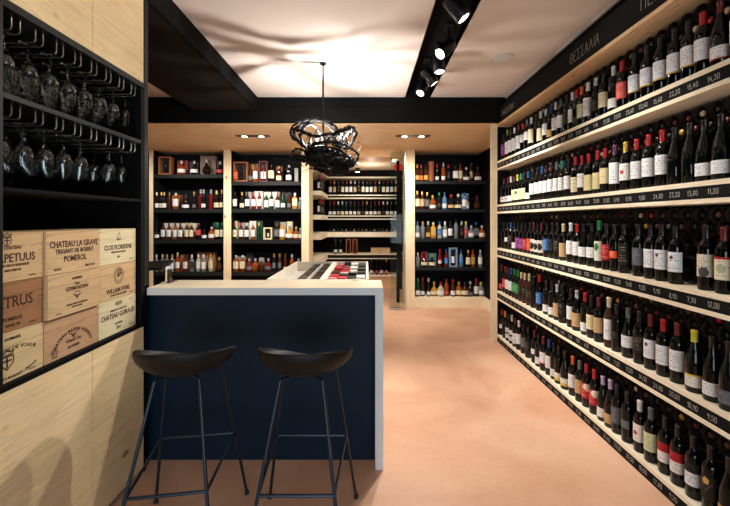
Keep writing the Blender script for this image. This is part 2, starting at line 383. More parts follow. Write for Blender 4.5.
ROUND = dict(prof=[(0, 0), (.03, 0), (.05, .02), (.064, .055), (.062, .085), (.045, .12), (.024, .145), (.016, .165), (.0155, .2), (0, .2)], r=.0645,
             cap=[(.018, .19), (.02, .205), (.022, .225), (.014, .245), (0, .246)])
SQUARE = dict(prof=[(0, 0), (.038, 0), (.041, .005), (.041, .16), (.038, .178), (.022, .192), (.0155, .2), (.0145, .235), (0, .236)], r=.041, sq=5,
              cap=[(.018, .215), (.018, .25), (.015, .254), (0, .254)])
SHAPES = {'bord': BORD, 'burg': BURG, 'slim': SLIM, 'tall': TALL, 'squat': SQUAT, 'round': ROUND, 'square': SQUARE}
LABPOS = {'std': (.27, .71, 78), 'low': (.12, .38, 74), 'tall': (.22, .79, 76), 'high': (.42, .76, 74), 'large': (.14, .62, 84), 'small': (.36, .56, 45)}
_mc = {}
def body_mesh(k):
    if ('b', k) not in _mc:
        s = SHAPES[k]; _mc['b', k] = MB().lathe(s['prof'], 24, sq=s.get('sq', 0)).mesh('bottle_'+k, 'glass_wine', True, 50)
    return _mc['b', k]
def cap_mesh(k):
    if ('c', k) not in _mc: _mc['c', k] = MB().lathe(SHAPES[k]['cap'], 18).mesh('capsule_'+k, 'cap_black', True, 50)
    return _mc['c', k]
def label_mesh(k, pos):
    key = ('l', k, pos)
    if key not in _mc:
        s = SHAPES[k]; lo, hi, half = LABPOS[pos]
        straight = {'bord': .19, 'burg': .135, 'slim': .2, 'tall': .165, 'squat': .09, 'round': .09, 'square': .16}[k]
        if k == 'round': z0, z1 = .035, .095
        else: z0, z1 = lo*.235 if k in ('bord', 'slim', 'burg') else lo*straight*.9+.01, min(hi*.235 if k in ('bord', 'slim', 'burg') else hi*straight*1.25+.02, straight)
        mb = MB(); mb.uv = []; n = 16; q = s.get('sq', 0); rr = s['r']+.0008
        a0 = math.radians(half); R = []
        for j, z in enumerate((z0, z1)):
            for i in range(n+1):
                a = -PI/2-a0+2*a0*i/n; c_, d_ = math.cos(a), math.sin(a); g = 1
                if q: g = 1/((abs(c_)**q+abs(d_)**q)**(1/q))
                if k == 'round': rz = .0655 if 0.05 < z else .062
                R.append((rr*c_*g, rr*d_*g, z)); mb.uv.append((i/n, j))
        inner = [(x*.99, y*.99, z) for x, y, z in R]; mb.uv += mb.uv[:]
        m_ = n+1; fs = []
        for i in range(n): fs.append((i, i+1, i+1+m_, i+m_)); fs.append((2*m_+i+m_, 2*m_+i+1+m_, 2*m_+i+1, 2*m_+i))
        for i in range(n): fs.append((i+m_, i+1+m_, 2*m_+i+1+m_, 2*m_+i+m_)); fs.append((i+1, i, 2*m_+i, 2*m_+i+1))
        mb.add(R+inner, fs)
        _mc[key] = mb.mesh('label_'+k+'_'+pos, 'label_white', True, 50)
    return _mc[key]
def omat(o, name):
    o.material_slots[0].link = 'OBJECT'; o.material_slots[0].material = MATS[name]
protos = {}
def place(o, parent=None):
    c = o.copy(); COL.objects.link(c); c.parent = parent; return c
def make_bottle(name, shape, glass, cap, lab, pos, loc, rz, label, cat, group, scale=1):
    key = shape
    o = link(name, body_mesh(shape)); omat(o, 'glass_'+glass)
    o.location = loc; o.rotation_euler = (0, 0, rz); o.scale = (scale*(.88 if name == 'wine_bottle' else 1), scale*(.88 if name == 'wine_bottle' else 1), scale)
    tag(o, label, cat, group)
    c = link('capsule' if shape in ('bord', 'burg', 'slim') else 'cap', cap_mesh(shape), o); omat(c, 'cap_'+cap)
    if lab:
        l = link('paper_label', label_mesh(shape, pos), o); omat(l, 'label_'+lab)
    return o

# ------------------------------------------------------------------ right wall shelving
XR = 1.566; XI = 2.03; Y0 = .55; Y1 = 4.363
TOPS = [2.149, 1.632, 1.118, .607, .085]
SN = ['top', 'second', 'middle', 'fourth', 'bottom']
unit = thing('wall_shelving', 'long pine wall shelving filled with wine bottles along the right side', 'shelving', (XR, Y0, 0))
def up(mb, name, mat, parent, off, **k):       # build world-space geometry under a parent standing at off
    mb.v = [(x-off[0], y-off[1], z-off[2]) for x, y, z in mb.v]
    return mb.build(name, mat, parent, **k)
UO = (XR, Y0, 0)
up(bx(1.50, 2.05, Y1, Y1+.045, 0, 2.60), 'end_panel', 'pale_pine_z', unit, UO, bev=.002)
up(bx(XR+.004, XI, Y1-.006, Y1, .01, 2.56), 'end_lining', 'cabinet_black', unit, UO)
up(bx(XI, XI+.02, Y0, Y1, 0, 2.59), 'back_panel', 'rack_brown', unit, UO)
tb = up(bx(XR, XI, Y0, Y1, 2.565, 2.59), 'top_board', 'pine_y', unit, UO, bev=.001)
fa = up(bx(XR+.002, XR+.02, Y0, Y1, 2.59, 2.77), 'fascia', 'slate', unit, UO)
def greek(seq, y, h, z):
    ch = MB(); strokes(ch, seq, (XR+.0005, y, z), (0, -1, 0), (0, 0, 1), h, .0038, .04)
    up(ch, 'chalk_lettering', 'chalk', fa, UO)['label'] = 'Greek region name chalked in white capitals'
greek(['M', 'A', 'K', 'E', 'DE', 'O', 'N', 'I', 'A'], 4.20, .06, 2.645)
greek(['TH', 'E', 'SI', 'SI', 'A', 'LA', 'I', 'A'], 2.80, .072, 2.643)
greek(['PI', 'E', 'LA', 'O', 'PI', 'O', 'N', 'N', 'H', 'SI', 'O', 'SI'], 2.08, .075, 2.64)
known = {0: ['8,80', '9,90', '27,00', '21,00', '23,60', '22,60', '13,60', '22,20', '15,40', '14,20'],
         1: ['12,00', '8,90', '8,90', '9,00', '24,80', '23,20', '13,80', '11,20'],
         2: ['11,00', '12,00', '20,00', '13,20', '9,40', '9,20', '9,90', '8,90', '7,30', '12,00'], 3: ['7,20', '11,20', '14,50', '24,90', '20,00', '10,90', '9,50'], 4: ['9,20', '11,60', '6,30']}
prc = random.Random(3)
for si, zt in enumerate(TOPS):
    lowb = zt-.105 if si < 4 else 0
    mb = bx(XR, XI, Y0, Y1, zt-.024, zt)
    if si < 4: mb.box(XR, XI, Y0, Y1, lowb, lowb+.022)
    sh = up(mb, 'shelf', 'pale_pine_y', unit, UO, bev=.0012)
    zl = lowb+.022 if si < 4 else 0.0
    st = up(bx(XR+.004, XR+.016, Y0, Y1, zl, zt-.024), 'price_strip', 'slate', sh, UO)
    cm = MB(); mid = (zl+zt-.024)/2; hh = .023; npr = 0
    y = Y1-.08; i = 0; kn = known[si]; ys = []
    while y > Y0+.1: ys.append(y); y -= .105
    near = [q for q in ys if q > 1.62]
    for q in ys:
        j = near.index(q)-(len(near)-len(kn)) if q in near else -1
        s_ = kn[j] if j >= 0 else ('%d,%s' % (prc.randint(6, 28), prc.choice(['00', '20', '50', '60', '80', '90', '40'])))
        one = MB() if 1.5 < q < 3.65 else cm
        strokes(one, list(s_), (XR+.0035, q+.02, mid-hh/2+prc.uniform(-.003, .003)), (0, -1, 0), (0, 0, 1), hh, .0028, .05, prc)
        if one is not cm: up(one, 'chalk_price', 'chalk', sh, UO)
    up(cm, 'chalk_prices', 'chalk', sh, UO)['kind'] = 'stuff'

# standing bottles: px = where the bottle stands along the shelf, capsule, label kind, label position, shape
ROWS = {0: """500.8 yellow cream tall slim|504 black purple tall|507.8 olive white tall slim|511.3 black white tall|515 silver white tall|519 darkred white tall|523 red white high|527.5 grey white high|531.8 silver cream tall
536.5 black - std|541 silver cream large|546 silver white std|550.8 blue yellow low|555.6 silver white std|561.3 grey white std|567 black black std|572.6 white white std|577.4 red black low|582.2 orange palegreen std|588.5 white white tall
595.8 silver black std burg|604.2 black cream std|614 silver white low|622.3 red pink std|634.4 black goldfoot std|647.2 black goldfoot std|660.6 black goldfoot std|674.3 black goldfoot std|688.6 black goldfoot std|703 red white std|721 darkred redfoot low burg|741 black white std|764 black cream std""",
 1: """500.8 darkred redart low|504.6 darkred redart low|508 darkred redart low|511.3 white white low|514.6 purple floral large|517.8 yellow greentab large|521.2 teal floral large|524.8 black cream large|528.8 blue white low|533 black white std|537.8 black white std|542.5 blue white std|547.2 black white std
552 black white std|557.2 grey white std|562.8 teal white std|568.4 black white std|575.6 red cream large|582 red white std|589.2 red floral large|597.6 red floral large|605.2 red floral std|615.6 purple white tall|625.8 gold redart std|637.6 red white std|649.4 red white std|663 red white std
675 black - std burg|690 black - std burg|704.6 black white low burg|722 black white low burg|742 black white std|765 red white std""",
 2: """500.8 black - std|504.2 black - std|507.4 black white small|510.8 blue black std|514.8 black white low|518.6 black purple large|522.3 black purple large|526 black red large|530.2 black orange large|534 darkred art large|537.8 black art large|541.8 darkred art large|547.6 black blue std|552.6 black black std|557.6 black black std
563.4 cream tan large|571.2 white white std|577.4 red white std|584 black white std burg|592 black white std burg|599.6 green greentab tall slim|607.3 black red std|614.8 black orange small|624 black black tall|638.8 black grey std|651 black white std|662.4 black logo std|676.4 black logo std|706.8 black greyart std|724.6 darkred redbelt std|744 black white std|767 black cream std""",
 3: """501.8 darkred red low|505 darkred red std|508.2 darkred white std|511.4 blue white std|514.8 green green std|518.2 green green std|521.6 cream black std|525.2 cream black std|529.4 cream black std|534 black - std|539.6 red blue std slim|546.4 black white low|552.6 black white low|557.4 silver tan large|562.8 black black std|571 black white std|577.4 silver tan large burg
585.4 red white low|591.6 black cream std|599 darkred tan std|609.4 cream white tall slim|617.2 black black small|628.2 grey white std burg|640.2 black black std|651 darkred logo std|664 red white std|677 darkred white std|694.4 yellow yellowbelt low burg|712 black white low burg|730 black grey low burg|752 black white std""",
 4: """502 red white small|505.4 gold - std|508.6 black stripes large|512 silver stripes large|515.6 darkred white large|519.2 white white std|523.6 black grey std|528.6 black black std|534.5 darkred white small|539 black white low|543.8 darkred redfoot std|549 blue white std|554 black white low|559 black yellowfoot low|565.6 black yellowfoot low burg|573 orange white std|580.2 grey tan std
586.4 red redpatch std|594.8 red redpatch std|602.8 lilac white low burg|610.6 lilac tan low burg|617.6 black grey std|628 black grey small|639.6 white redart std|651.4 grey palegreen std|665 black redtop std|678.4 black redtop std|693.8 black mountain std|711 black seal std|729 black tan low burg|749 black white std"""}
capw = {'-': '', 'art': 'black-and-white art', 'goldfoot': 'gold-footed white', 'redfoot': 'red-footed white', 'redart': 'red-printed white', 'floral': 'floral', 'greentab': 'green-tabbed pale', 'yellowbelt': 'yellow-belted white',
        'yellowfoot': 'yellow-footed white', 'logo': 'crested white', 'greyart': 'grey picture', 'redbelt': 'red-topped cream', 'palegreen': 'pale green', 'stripes': 'striped', 'redpatch': 'red square', 'redtop': 'red-and-white', 'mountain': 'mountain', 'seal': 'gold-sealed black'}
for si in range(5):
    items = [x.split() for x in ROWS[si].replace('\n', '|').split('|')]
    items = [i_ for i_ in items if float(i_[0]) < 800]
    for k, it in enumerate(items):
        px = float(it[0]); shape = it[4] if len(it) > 4 else 'bord'
        xc = XR+.054
        y = F*xc/(px-VX)
        lab = None if it[2] == '-' else it[2]
        lt = 'no paper label' if lab is None else '%s label' % capw.get(lab, lab)
        make_bottle('wine_bottle', shape, 'winegreen' if shape == 'burg' else ('rose' if it[1] in ('cream',) and si == 3 else 'wine'), it[1], lab, it[3], (xc+random.uniform(-.003, .003), y, TOPS[si]), math.radians(-90+22+random.uniform(-8, 8)),
                    '%s-capped wine bottle, %s, %s from far end, %s right-hand shelf' % (it[1].replace('darkred', 'dark-red'), lt, ordn(k+1), SN[si]),
                    'bottle', 'wine bottles standing on the %s right-hand shelf' % SN[si], random.uniform(.98, 1.02))

# wine bottles lying neck outward behind them
lie = []
PIT = .0835
for si, zt in enumerate(TOPS):
    nrow = 6
    for k in range(nrow):
        y = Y1-.045-(PIT/2 if k % 2 else 0)
        while y > .75:
            lie.append((si, k, y)); y -= PIT
top = [q for q in lie if q[1] >= 4 and q[2] > 1.60]
top.sort(key=lambda q: q[2]); top = top[:300]
tops_ = set(top)
lm = MB().lathe([(0, 0), (.034, 0), (.036, .004), (.0362, .19), (.030, .216), (.020, .230), (.0155, .240), (.0148, .30), (0, .302)], 18).mesh('lying_bottle', 'glass_wine', True, 50)
cmh = MB().lathe([(.0162, .24), (.0156, .289), (.0166, .291), (.0166, .301), (.013, .305), (0, .306)], 14).mesh('lying_capsule', 'cap_black', True, 50)
capch = ['black']*9+['grey', 'red', 'darkred', 'darkred', 'gold', 'cream', 'brown', 'brown']
rr = random.Random(11)
cnt = {}
for q in sorted(top, key=lambda q: (q[0], q[1], -q[2])):
    si, k, y = q; zz = TOPS[si]+.0385+k*.0640
    n_ = cnt[(si, k)] = cnt.get((si, k), 0)+1
    cc = rr.choice(capch)
    o = link('lying_wine_bottle', lm); o.location = (XI-.018, y, zz); o.rotation_euler = (0, -PI/2, 0)
    tag(o, '%s-capped bottle lying neck out, %s from far end, %s row, %s shelf' % (cc.replace('darkred', 'dark-red'), ordn(n_), 'uppermost' if k == 5 else 'second-highest', SN[si]),
        'bottle', 'bottles lying in the racks behind the right-hand shelves')
    c_ = link('capsule', cmh, o); omat(c_, 'cap_'+cc)
mb = MB()
for q in lie:
    if q in tops_: continue
    si, k, y = q
    M = Matrix.Translation((XI-.018, y, TOPS[si]+.0385+k*.0640)) @ Matrix.Rotation(-PI/2, 4, 'Y')
    mb.lathe([(.035, 0), (.036, .19), (.028, .218), (.0155, .240), (.0148, .30), (0, .302)], 10, M)
rk_ = {}
for si, k, y in lie: rk_.setdefault(si, []).append((k, y))
for si, L_ in rk_.items():
    tm = MB()
    for k, y in L_:
        M = Matrix.Translation((1.697, y, TOPS[si]+.0385+k*.0640)) @ Matrix.Rotation(PI/2, 4, 'Y')
        tm.lathe([(.0374, .31), (.0374, 0), (.0381, 0), (.0381, .31)], 14, M, closed_ends=False)
    up(tm, 'tube_rack', 'rack_brown', unit, UO, smooth=True)
o = mb.build('stacked_lying_bottles', 'glass_wine', None, True)
tag(o, 'dark mass of wine bottles stacked lying down behind the standing bottles on right', 'bottles', None, 'stuff')

# ------------------------------------------------------------------ back shelving (two bays left of the passage, one bay right)
def PX(px, Y): return (px-VX)*Y/F
def PZ(py, Y): return H+(VY-py)*Y/F
XL = PX(149, YB); XA = PX(152.8, YB); XB0 = PX(223.5, YB); XB1 = PX(231, YB); XC = PX(301.5, YB); XD = PX(309, YB)
bu = thing('back_shelving', 'two-bay pine framed shelving with black shelves behind the counter', 'shelving', (XL, YB, 0))
BO = (XL, YB, 0)
for a, b_ in ((XL, XA), (XB0, XB1), (XC, XD)): up(bx(a, b_, YB, YB+.45, 0, ZS), 'post', 'pale_pine_z', bu, BO, bev=.002)
up(bx(XA, XC, YB+.43, YB+.45, 0, ZS-.001), 'back_panel', 'navy_back', bu, BO)
for a in (XA, XB0-.008, XB1, XC-.008): up(bx(a, a+.008, YB+.012, YB+.43, .18, ZS-.002), 'side_lining', 'navy_back', bu, BO)
bays = {'left': (XA, XB0, [174.2, 209.0, 239.8, 272.2]), 'centre': (XB1, XC, [181.3, 208.8, 239.8, 272.2])}
bayz = {}
for nme, (a, b_, ys) in bays.items():
    bayz[nme] = []
    for y_ in ys:
        z = PZ(y_, YB); bayz[nme].append(z); up(bx(a, b_, YB+.02, YB+.43, z-.062, z), 'shelf', 'shelf_black', bu, BO, bev=.001)
    up(bx(a, b_, YB+.01, YB+.43, 0, .18), 'base_board', 'pale_pine_x', bu, BO)
XE = PX(405.5, YB); XG = PX(414.8, YB); XH = 1.97
b3 = thing('corner_shelving', 'pine framed spirits shelving bay right of the passage', 'shelving', (XE, YB, 0)); B3 = (XE, YB, 0)
up(bx(XE, XG, YB, YB+.45, 0, ZS), 'post', 'pale_pine_z', b3, B3, bev=.002)
up(bx(XG, XH, YB+.43, YB+.45, 0, ZS-.001), 'back_panel', 'navy_back', b3, B3)
up(bx(XH, XH+.02, Y1+.05, YB+.43, .18, ZS-.001), 'side_panel', 'cabinet_black', b3, B3)
bayz['right'] = []
up(bx(XG, XG+.008, YB+.012, YB+.43, .18, ZS-.002), 'side_lining', 'navy_back', b3, B3)
for y_ in [180.8, 209.2, 238.6, 267.6]:
    z = PZ(y_, YB); bayz['right'].append(z); up(bx(XG, XH, YB+.02, YB+.43, z-.05, z), 'shelf', 'shelf_black', b3, B3, bev=.001)
up(bx(XG, XH, YB, YB+.43, 0, .178), 'base_board', 'pale_pine_x', b3, B3, bev=.002); bayz['right'].append(.178)
up(bx(XH-.03, XH, Y1+.05, YB, 0, .178), 'side_base_board', 'pale_pine_y', b3, B3, bev=.002)

# items: px shape glass cap label pos [scale]; boxes: B px0 px1 height(m) colour window-colour
BAY = {
 ('left', 0): "B 158 171 .30 orange dark|181.5 round amber silver white std|B 177 188 .25 red -|193.5 round dark silver white low|B 189.5 198 .23 dark -|B 200 216 .33 taupe -|206.5 round dark silver - std 1.1|219.3 round dark silver red std .95|B 217 223.2 .25 dark -",
 ('left', 1): "156.6 tall dark cream white low|160.5 tall dark gold cream low|164 tall dark gold white low|168.5 tall brown brown - std|B 172 180.3 .24 orange -|175.8 square amber cream white std|185 squat dark black white low 1.15|194 slim dark gold grey low .88|200 slim red silver - std|203.5 slim dark silver white low|210.3 slim red silver - std|216.5 tall dark gold cream low 1.1|221.4 tall dark gold cream low 1.15",
 ('left', 2): "156.3 squat dark black white std .9|162.3 tall brown black white std|168.8 tall brown brown white std|174.3 tall amber brown white std|180.3 tall brown black white std|186 tall brown gold cream std|191.3 tall brown gold cream std|B 163 171.4 .27 white -|B 171.6 180 .27 white -|B 180.2 188.4 .27 white -|B 188.6 196 .27 white -|198 square dark darkred red high|204.2 squat dark black white std .8|210.8 squat amber silver white std|216.8 tall dark green cream std|221.6 tall green green white std|B 213 219.5 .28 green -",
 ('left', 3): "156 tall clear white grey std|161.6 tall clear silver grey std|166.8 tall clear gold white std|171.3 tall pale gold white std|177.4 slim amber cream white std .95|B 180 186.4 .28 woodbox -|184.5 tall red black white std|191.7 tall clear white black std|197.6 tall pale white white std|203.4 tall clear white white std|210 tall pale gold cream std|B 197 203.5 .31 woodbox -|B 204 209.8 .31 woodbox -|B 210.2 215 .31 woodbox -|219 round brown gold - std",
 ('centre', 0): "B 233 247.6 .33 orange dark|235.4 tall amber brown orange std|250 tall brown brown grey low 1.05|255.3 tall amber brown white std 1.08|B 251.8 258 .31 tanbox -|B 258.6 267.4 .345 maroon dark|263 square dark silver white std|271.4 square dark black cream std 1.1|B 276.3 282.4 .27 red -|278.7 square brown gold cream low|289 square dark silver white low 1.05|B 286.2 292 .24 dark -|B 294.4 298.2 .24 greybox -",
 ('centre', 1): "234.6 tall dark black white std|241.5 tall dark gold cream low|247.3 tall dark black white std|B 245.6 251.5 .29 greybox -|253 tall red red white std|259.3 tall red red white std|B 254.2 262.8 .3 white -|265.8 tall green silver white large|271.4 tall green green white std|277.2 tall brown red white large|B 263.8 279.6 .29 white -|283 tall green black white low|289 tall brown black grey low|B 281.5 292 .27 dark -|295 square gold white cream std|300 squat clear silver - std .9",
 ('centre', 2): "234.6 tall green red cream std|B 231.8 237.4 .31 cream -|240.5 tall brown red white std|246.5 tall dark silver white std|252.7 tall amber silver white std|B 249.5 256 .31 white -|B 238.2 249 .28 greybox -|258.8 tall green gold - std|B 256.4 262.5 .31 green -|B 263.2 272 .2 cream dark|276.3 square dark brown grey std|B 274.6 279.4 .3 dark -|282.2 square gold gold white std|B 280.2 286 .29 greybox -|289 round gold silver white std 1.05|B 286.8 292.5 .3 cream -|296.2 squat amber gold cream std|300.2 squat clear silver white std .9",
 ('centre', 3): "236 square amber silver cream std|B 232.6 239 .24 greybox -|242.2 square amber silver cream std|B 239.2 245.6 .24 greybox -|249.3 squat red silver grey std|B 246 252.8 .3 dark -|254.8 squat amber silver brown_ std|261.2 squat brown silver - std|B 258.8 263.8 .22 greybox -|268 squat red silver grey std|274 slim dark gold grey std .9|279.3 slim brown gold grey std .9|285.3 slim brown brown cream low .9|291.6 tall amber silver - std|298.6 squat clear silver white std",
 ('right', 0): "417.2 tall brown gold yellow low|421.3 tall brown red orange low|426 tall brown black yellow low|C 431.2 .031 .33 copper|437.4 slim dark red white low .9|443.4 slim amber silver white low .95|449 tall dark red black std|455.6 square dark black white std|460.8 tall amber brown cream std 1.05|466.4 squat dark silver white low 1.1|471.8 slim brown brown tan std .95|478 squat brown darkred white low 1.15",
 ('right', 1): "417.3 tall brown gold cream std 1.08|422.4 tall brown gold tan std 1.05|427.2 tall dark gold grey std|433 squat amber gold white low 1.1|439.2 tall dark green black low|445 tall blue blue white low|451.2 squat dark red tan low 1.15|458.7 squat dark cream cream low 1.2|464.6 tall blue blue white std|466.8 squat pale silver white low|B 462.6 468.6 .27 bluebox -|477.3 round brown darkred - std .95",
 ('right', 2): "417.6 tall clear blue white low|423 tall clear gold grey low|428.2 tall brown silver yellow low|433.6 square gold cream yellow std|439.7 tall pale blue blue std|445.4 tall clear white white large|450.4 tall dark black white std|456.5 slim clear black - std|461.8 tall dark silver black std|466.4 tall clear yellow red std|471.4 squat clear silver white std|476.6 square dark blue grey std|482 squat amber silver cream std",
 ('right', 3): "417.9 tall clear silver - std .85|424.4 round dark black cream std .9|B 421 428 .25 red -|432 round dark gold cream std .9|B 428.6 436.4 .22 teal -|440.2 slim red red redtop std .9|446.2 slim red blue blue std .9|B 449.4 457.6 .32 bluebox dark|461.5 tall clear blue blue std|468.3 tall dark gold cream std|473.5 tall amber red yellow std|480.4 tall clear silver white std",
 ('right', 4): "418 tall green green white low 1.05|423 slim brown red white low .95|428.6 slim dark cream white low .92|434.5 round gold gold cream low|440.8 squat pale red white std 1.1|446.8 tall amber red red low|453 tall brown red white low|459.3 squat amber gold cream std 1.1|465 squat brown black cream std 1.1|470.8 squat dark silver grey low 1.15|476.4 tall brown red white std 1.05|481.4 squat clear yellow white std 1.1",
}
BOXC = {'orange': (150, 92, 54), 'red': (128, 26, 28), 'dark': (34, 26, 28), 'taupe': (116, 96, 84), 'white': (220, 214, 204), 'green': (26, 70, 50), 'woodbox': (150, 104, 70), 'tanbox': (180, 130, 84), 'maroon': (92, 22, 26),
        'greybox': (150, 148, 142), 'cream': (214, 200, 160), 'copper': (150, 86, 56), 'bluebox': (120, 150, 180), 'teal': (44, 112, 120)}
for n_, c_ in BOXC.items(): plain('box_'+n_, c_, .5, var=.08)
SHW = {'left': ['top', 'upper-middle', 'lower-middle', 'lowest visible'], 'centre': ['top', 'upper-middle', 'lower-middle', 'lowest visible'], 'right': ['top', 'second', 'third', 'fourth', 'bottom']}
BW = {'left': 'back left bay', 'centre': 'back centre bay', 'right': 'bay right of passage'}
words = {'tall': 'straight', 'squat': 'squat', 'round': 'bulbous', 'square': 'square-sided', 'slim': 'slender'}
boxname = {'woodbox': 'wood-brown', 'tanbox': 'tan', 'greybox': 'grey', 'bluebox': 'pale blue', 'dark': 'dark'}
for (bay, si), spec in BAY.items():
    z = bayz[bay][si]; parsed = [x.split() for x in spec.split('|')]
    where = '%s shelf, %s' % (SHW[bay][si], BW[bay])
    boxes = sorted([p for p in parsed if p[0] == 'B'], key=lambda p: float(p[1])); bots = sorted([p for p in parsed if p[0] not in 'BC'], key=lambda p: float(p[0]))
    for k, p in enumerate(boxes):
        win = p[5] != '-'
        yf = 6.06 if win else 6.165
        x0, x1 = PX(float(p[1]), yf), PX(float(p[2]), yf); w = (x1-x0)*.97; hgt = float(p[3])
        o = bx(-w/2, w/2, 0, .10, 0, hgt)
        if win:      # presentation box: open frame with a dark recess showing the bottle
            t_ = .022
            o = bx(-w/2, w/2, .09, .1, 0, hgt).box(-w/2, -w/2+t_, 0, .09, 0, hgt).box(w/2-t_, w/2, 0, .09, 0, hgt).box(-w/2+t_, w/2-t_, 0, .09, 0, t_).box(-w/2+t_, w/2-t_, 0, .09, hgt-t_, hgt)
        ob = o.build('presentation_box' if win else 'gift_box', 'box_'+p[4], None, bev=.001, loc=((x0+x1)/2, yf, z))
        tag(ob, '%s %s, %s box from left, %s' % (boxname.get(p[4], p[4]), 'open presentation box' if win else 'gift box', ordn(k+1), where), 'box', 'gift boxes on the back shelving')
        if win:
            bx(-w/2+.022, w/2-.022, .08, .088, .022, hgt-.022).build('lining', 'box_dark', ob)
            sc = min(1, (hgt-.05)/.29)
            bb = link('boxed_bottle', body_mesh('tall'), ob); omat(bb, 'glass_dark' if p[4] != 'maroon' else 'glass_red'); bb.location = (0, .042, .022); bb.scale = (sc*.8, sc*.8, sc)
            if p[4] in ('bluebox', 'cream'):
                l_ = link('paper_label', label_mesh('tall', 'std'), bb); omat(l_, 'label_white')
    for p in [p for p in parsed if p[0] == 'C']:
        ob = MB().lathe([(.0, 0), (.045, 0), (.046, .002), (.046, .26), (.0475, .262), (.0475, .33), (.045, .334), (0, .334)], 28).build('gift_tube', 'box_copper', None, True, loc=(PX(float(p[1]), 6.10), 6.10, z))
        tag(ob, 'tall copper-coloured gift tube on %s' % where, 'tube')
    for k, p in enumerate(bots):
        x = PX(float(p[0]), 6.085); lab = None if p[4] in ('-', 'brown_') else p[4]
        sc = float(p[6]) if len(p) > 6 else 1
        lt = 'no label' if lab is None else '%s label' % capw.get(lab, lab)
        if p[1] in ('squat', 'round', 'square', 'tall') : sc *= {'squat': 1.02, 'round': .98, 'square': 1.05, 'tall': .98}[p[1]]
        make_bottle('spirit_bottle', p[1], p[2], p[3], lab, p[5], (x, 6.115 if k % 2 else 6.09, z), random.uniform(-.15, .15),
                    '%s %s spirit bottle, %s, %s from left, %s' % (words[p[1]], p[2], lt, ordn(k+1), where), 'bottle', 'spirit bottles on the back shelving', sc)

# ------------------------------------------------------------------ rear room
YR = 7.67
ru = thing('rear_shelving', 'cream edged wine shelving seen through the passage in rear room', 'shelving', (-.81, YR, 0)); RO = (-.81, YR, 0)
XS = -.807
up(bx(XS, 1.3, YR+.42, YR+.44, 0, 2.49), 'back_panel', 'cabinet_black', ru, RO)
up(bx(XS-.5, XS-.48, 6.52, YR+.42, 0, 2.49), 'side_back_panel', 'cabinet_black', ru, RO)
def rb(y0_, y1_, mat='pale_pine_y', lay=True):
    z1, z0 = PZ(y0_, YR), PZ(y1_, YR); t_ = z1-z0
    mb = bx(XS, 1.3, YR, YR+.42, z0, z1).box(XS-.45, XS, 6.6, YR+.42, z0, z1)
    o = up(mb, 'shelf', mat, ru, RO)
    if lay and t_ > .06: up(bx(XS+.003, 1.3, YR-.003, YR, z0+.02, z1-.02), 'price_strip', 'slate', o, RO)
    return z1
rz = [rb(194.8, 198.6), rb(215.6, 219.6), rb(232.2, 237, lay=False), rb(254, 259), rb(275, 276.8)]
rb(176.6, 178.2)
up(bx(XS-.45, 1.3, YR, YR+.02, 2.37, 2.495), 'fascia', 'black_paint', ru, RO)
up(bx(XS, 1.3, YR+.04, YR+.06, 0, .26), 'base_board', 'pine_x', ru, RO)
up(bx(.70, .75, YR-.02, YR+.1, 0, 2.49), 'post', 'cabinet_black', ru, RO)
capr = ['red', 'darkred', 'grey', 'white', 'darkred', 'gold', 'black', 'grey', 'cream', 'red', 'black']
for ri in (0, 1):
    for k in range(17):
        px = 330+k*4.1+(0 if ri else .3)
        Y = YR+.06; lb = ['white', 'cream', 'tan', 'white', 'black'][(k*7+ri*3) % 5] if k not in (3,) else 'cream'
        make_bottle('wine_bottle', 'bord', 'wine', capr[(k*5+ri*4) % 11], lb, 'low' if ri else 'std', (PX(px, Y), Y, rz[ri]), random.uniform(-.2, .2),
                    'wine bottle with %s label, %s from left on %s shelf in rear room' % (lb, ordn(k+1), ['top', 'second'][ri]), 'bottle', 'wine bottles in the rear room')
    for k in range(4):
        Y = 6.75+k*.22
        make_bottle('wine_bottle', 'bord', 'wine', ['black', 'red'][k % 2], 'white', 'std', (XS-.06, Y, rz[ri]), -PI/2+.6,
                    'wine bottle, %s from passage on left return of rear room %s shelf' % (ordn(k+1), ['top', 'second'][ri]), 'bottle', 'wine bottles in the rear room')
for k in range(17):
    Y = YR+.32; px = 329.5+k*4.1
    o = link('lying_wine_bottle', lm); o.location = (PX(px, YR), Y, rz[2]+.0376); o.rotation_euler = (PI/2, 0, 0)
    tag(o, 'wine bottle lying neck forward, %s from left on middle shelf of rear room' % ordn(k+1), 'bottle', 'bottles lying on the rear room middle shelf')
    c_ = link('capsule', cmh, o); omat(c_, 'cap_'+['black', 'cream', 'black', 'grey', 'gold'][k % 5])
for k, px in enumerate((335.6, 340.6)):
    make_bottle('wine_bottle', 'burg', 'winegreen', 'grey', 'white', 'low', (PX(px, YR+.08), YR+.08, rz[3]), 0, '%s of two grey-capped bottles beside brown boxes in rear room' % ['left', 'right'][k], 'bottle', 'wine bottles in the rear room')
for k, px in enumerate((348.3, 355)):
    w = .105; Y = YR+.08
    o = bx(-w/2, w/2, .08, .09, 0, .31).box(-w/2, -w/2+.015, 0, .08, 0, .31).box(w/2-.015, w/2, 0, .08, 0, .31).box(-w/2+.015, w/2-.015, 0, .08, 0, .015).box(-w/2+.015, w/2-.015, 0, .08, .295, .31).build('bottle_box', 'box_orange', None, loc=(PX(px, Y), Y, rz[3]))
    tag(o, '%s of two open brown bottle boxes on rear room shelf' % ['left', 'right'][k], 'box', 'bottle boxes in the rear room')
    bb = link('boxed_bottle', body_mesh('bord'), o); omat(bb, 'glass_'+('brown' if k else 'dark')); bb.location = (0, .04, .015); bb.scale = (.9, .9, .9)
Y = YR+.06
o = bx(PX(371, Y), PX(390, Y), Y, Y+.25, rz[3], rz[3]+.115).build('wooden_crate', 'crate_tan', None, bev=.003)
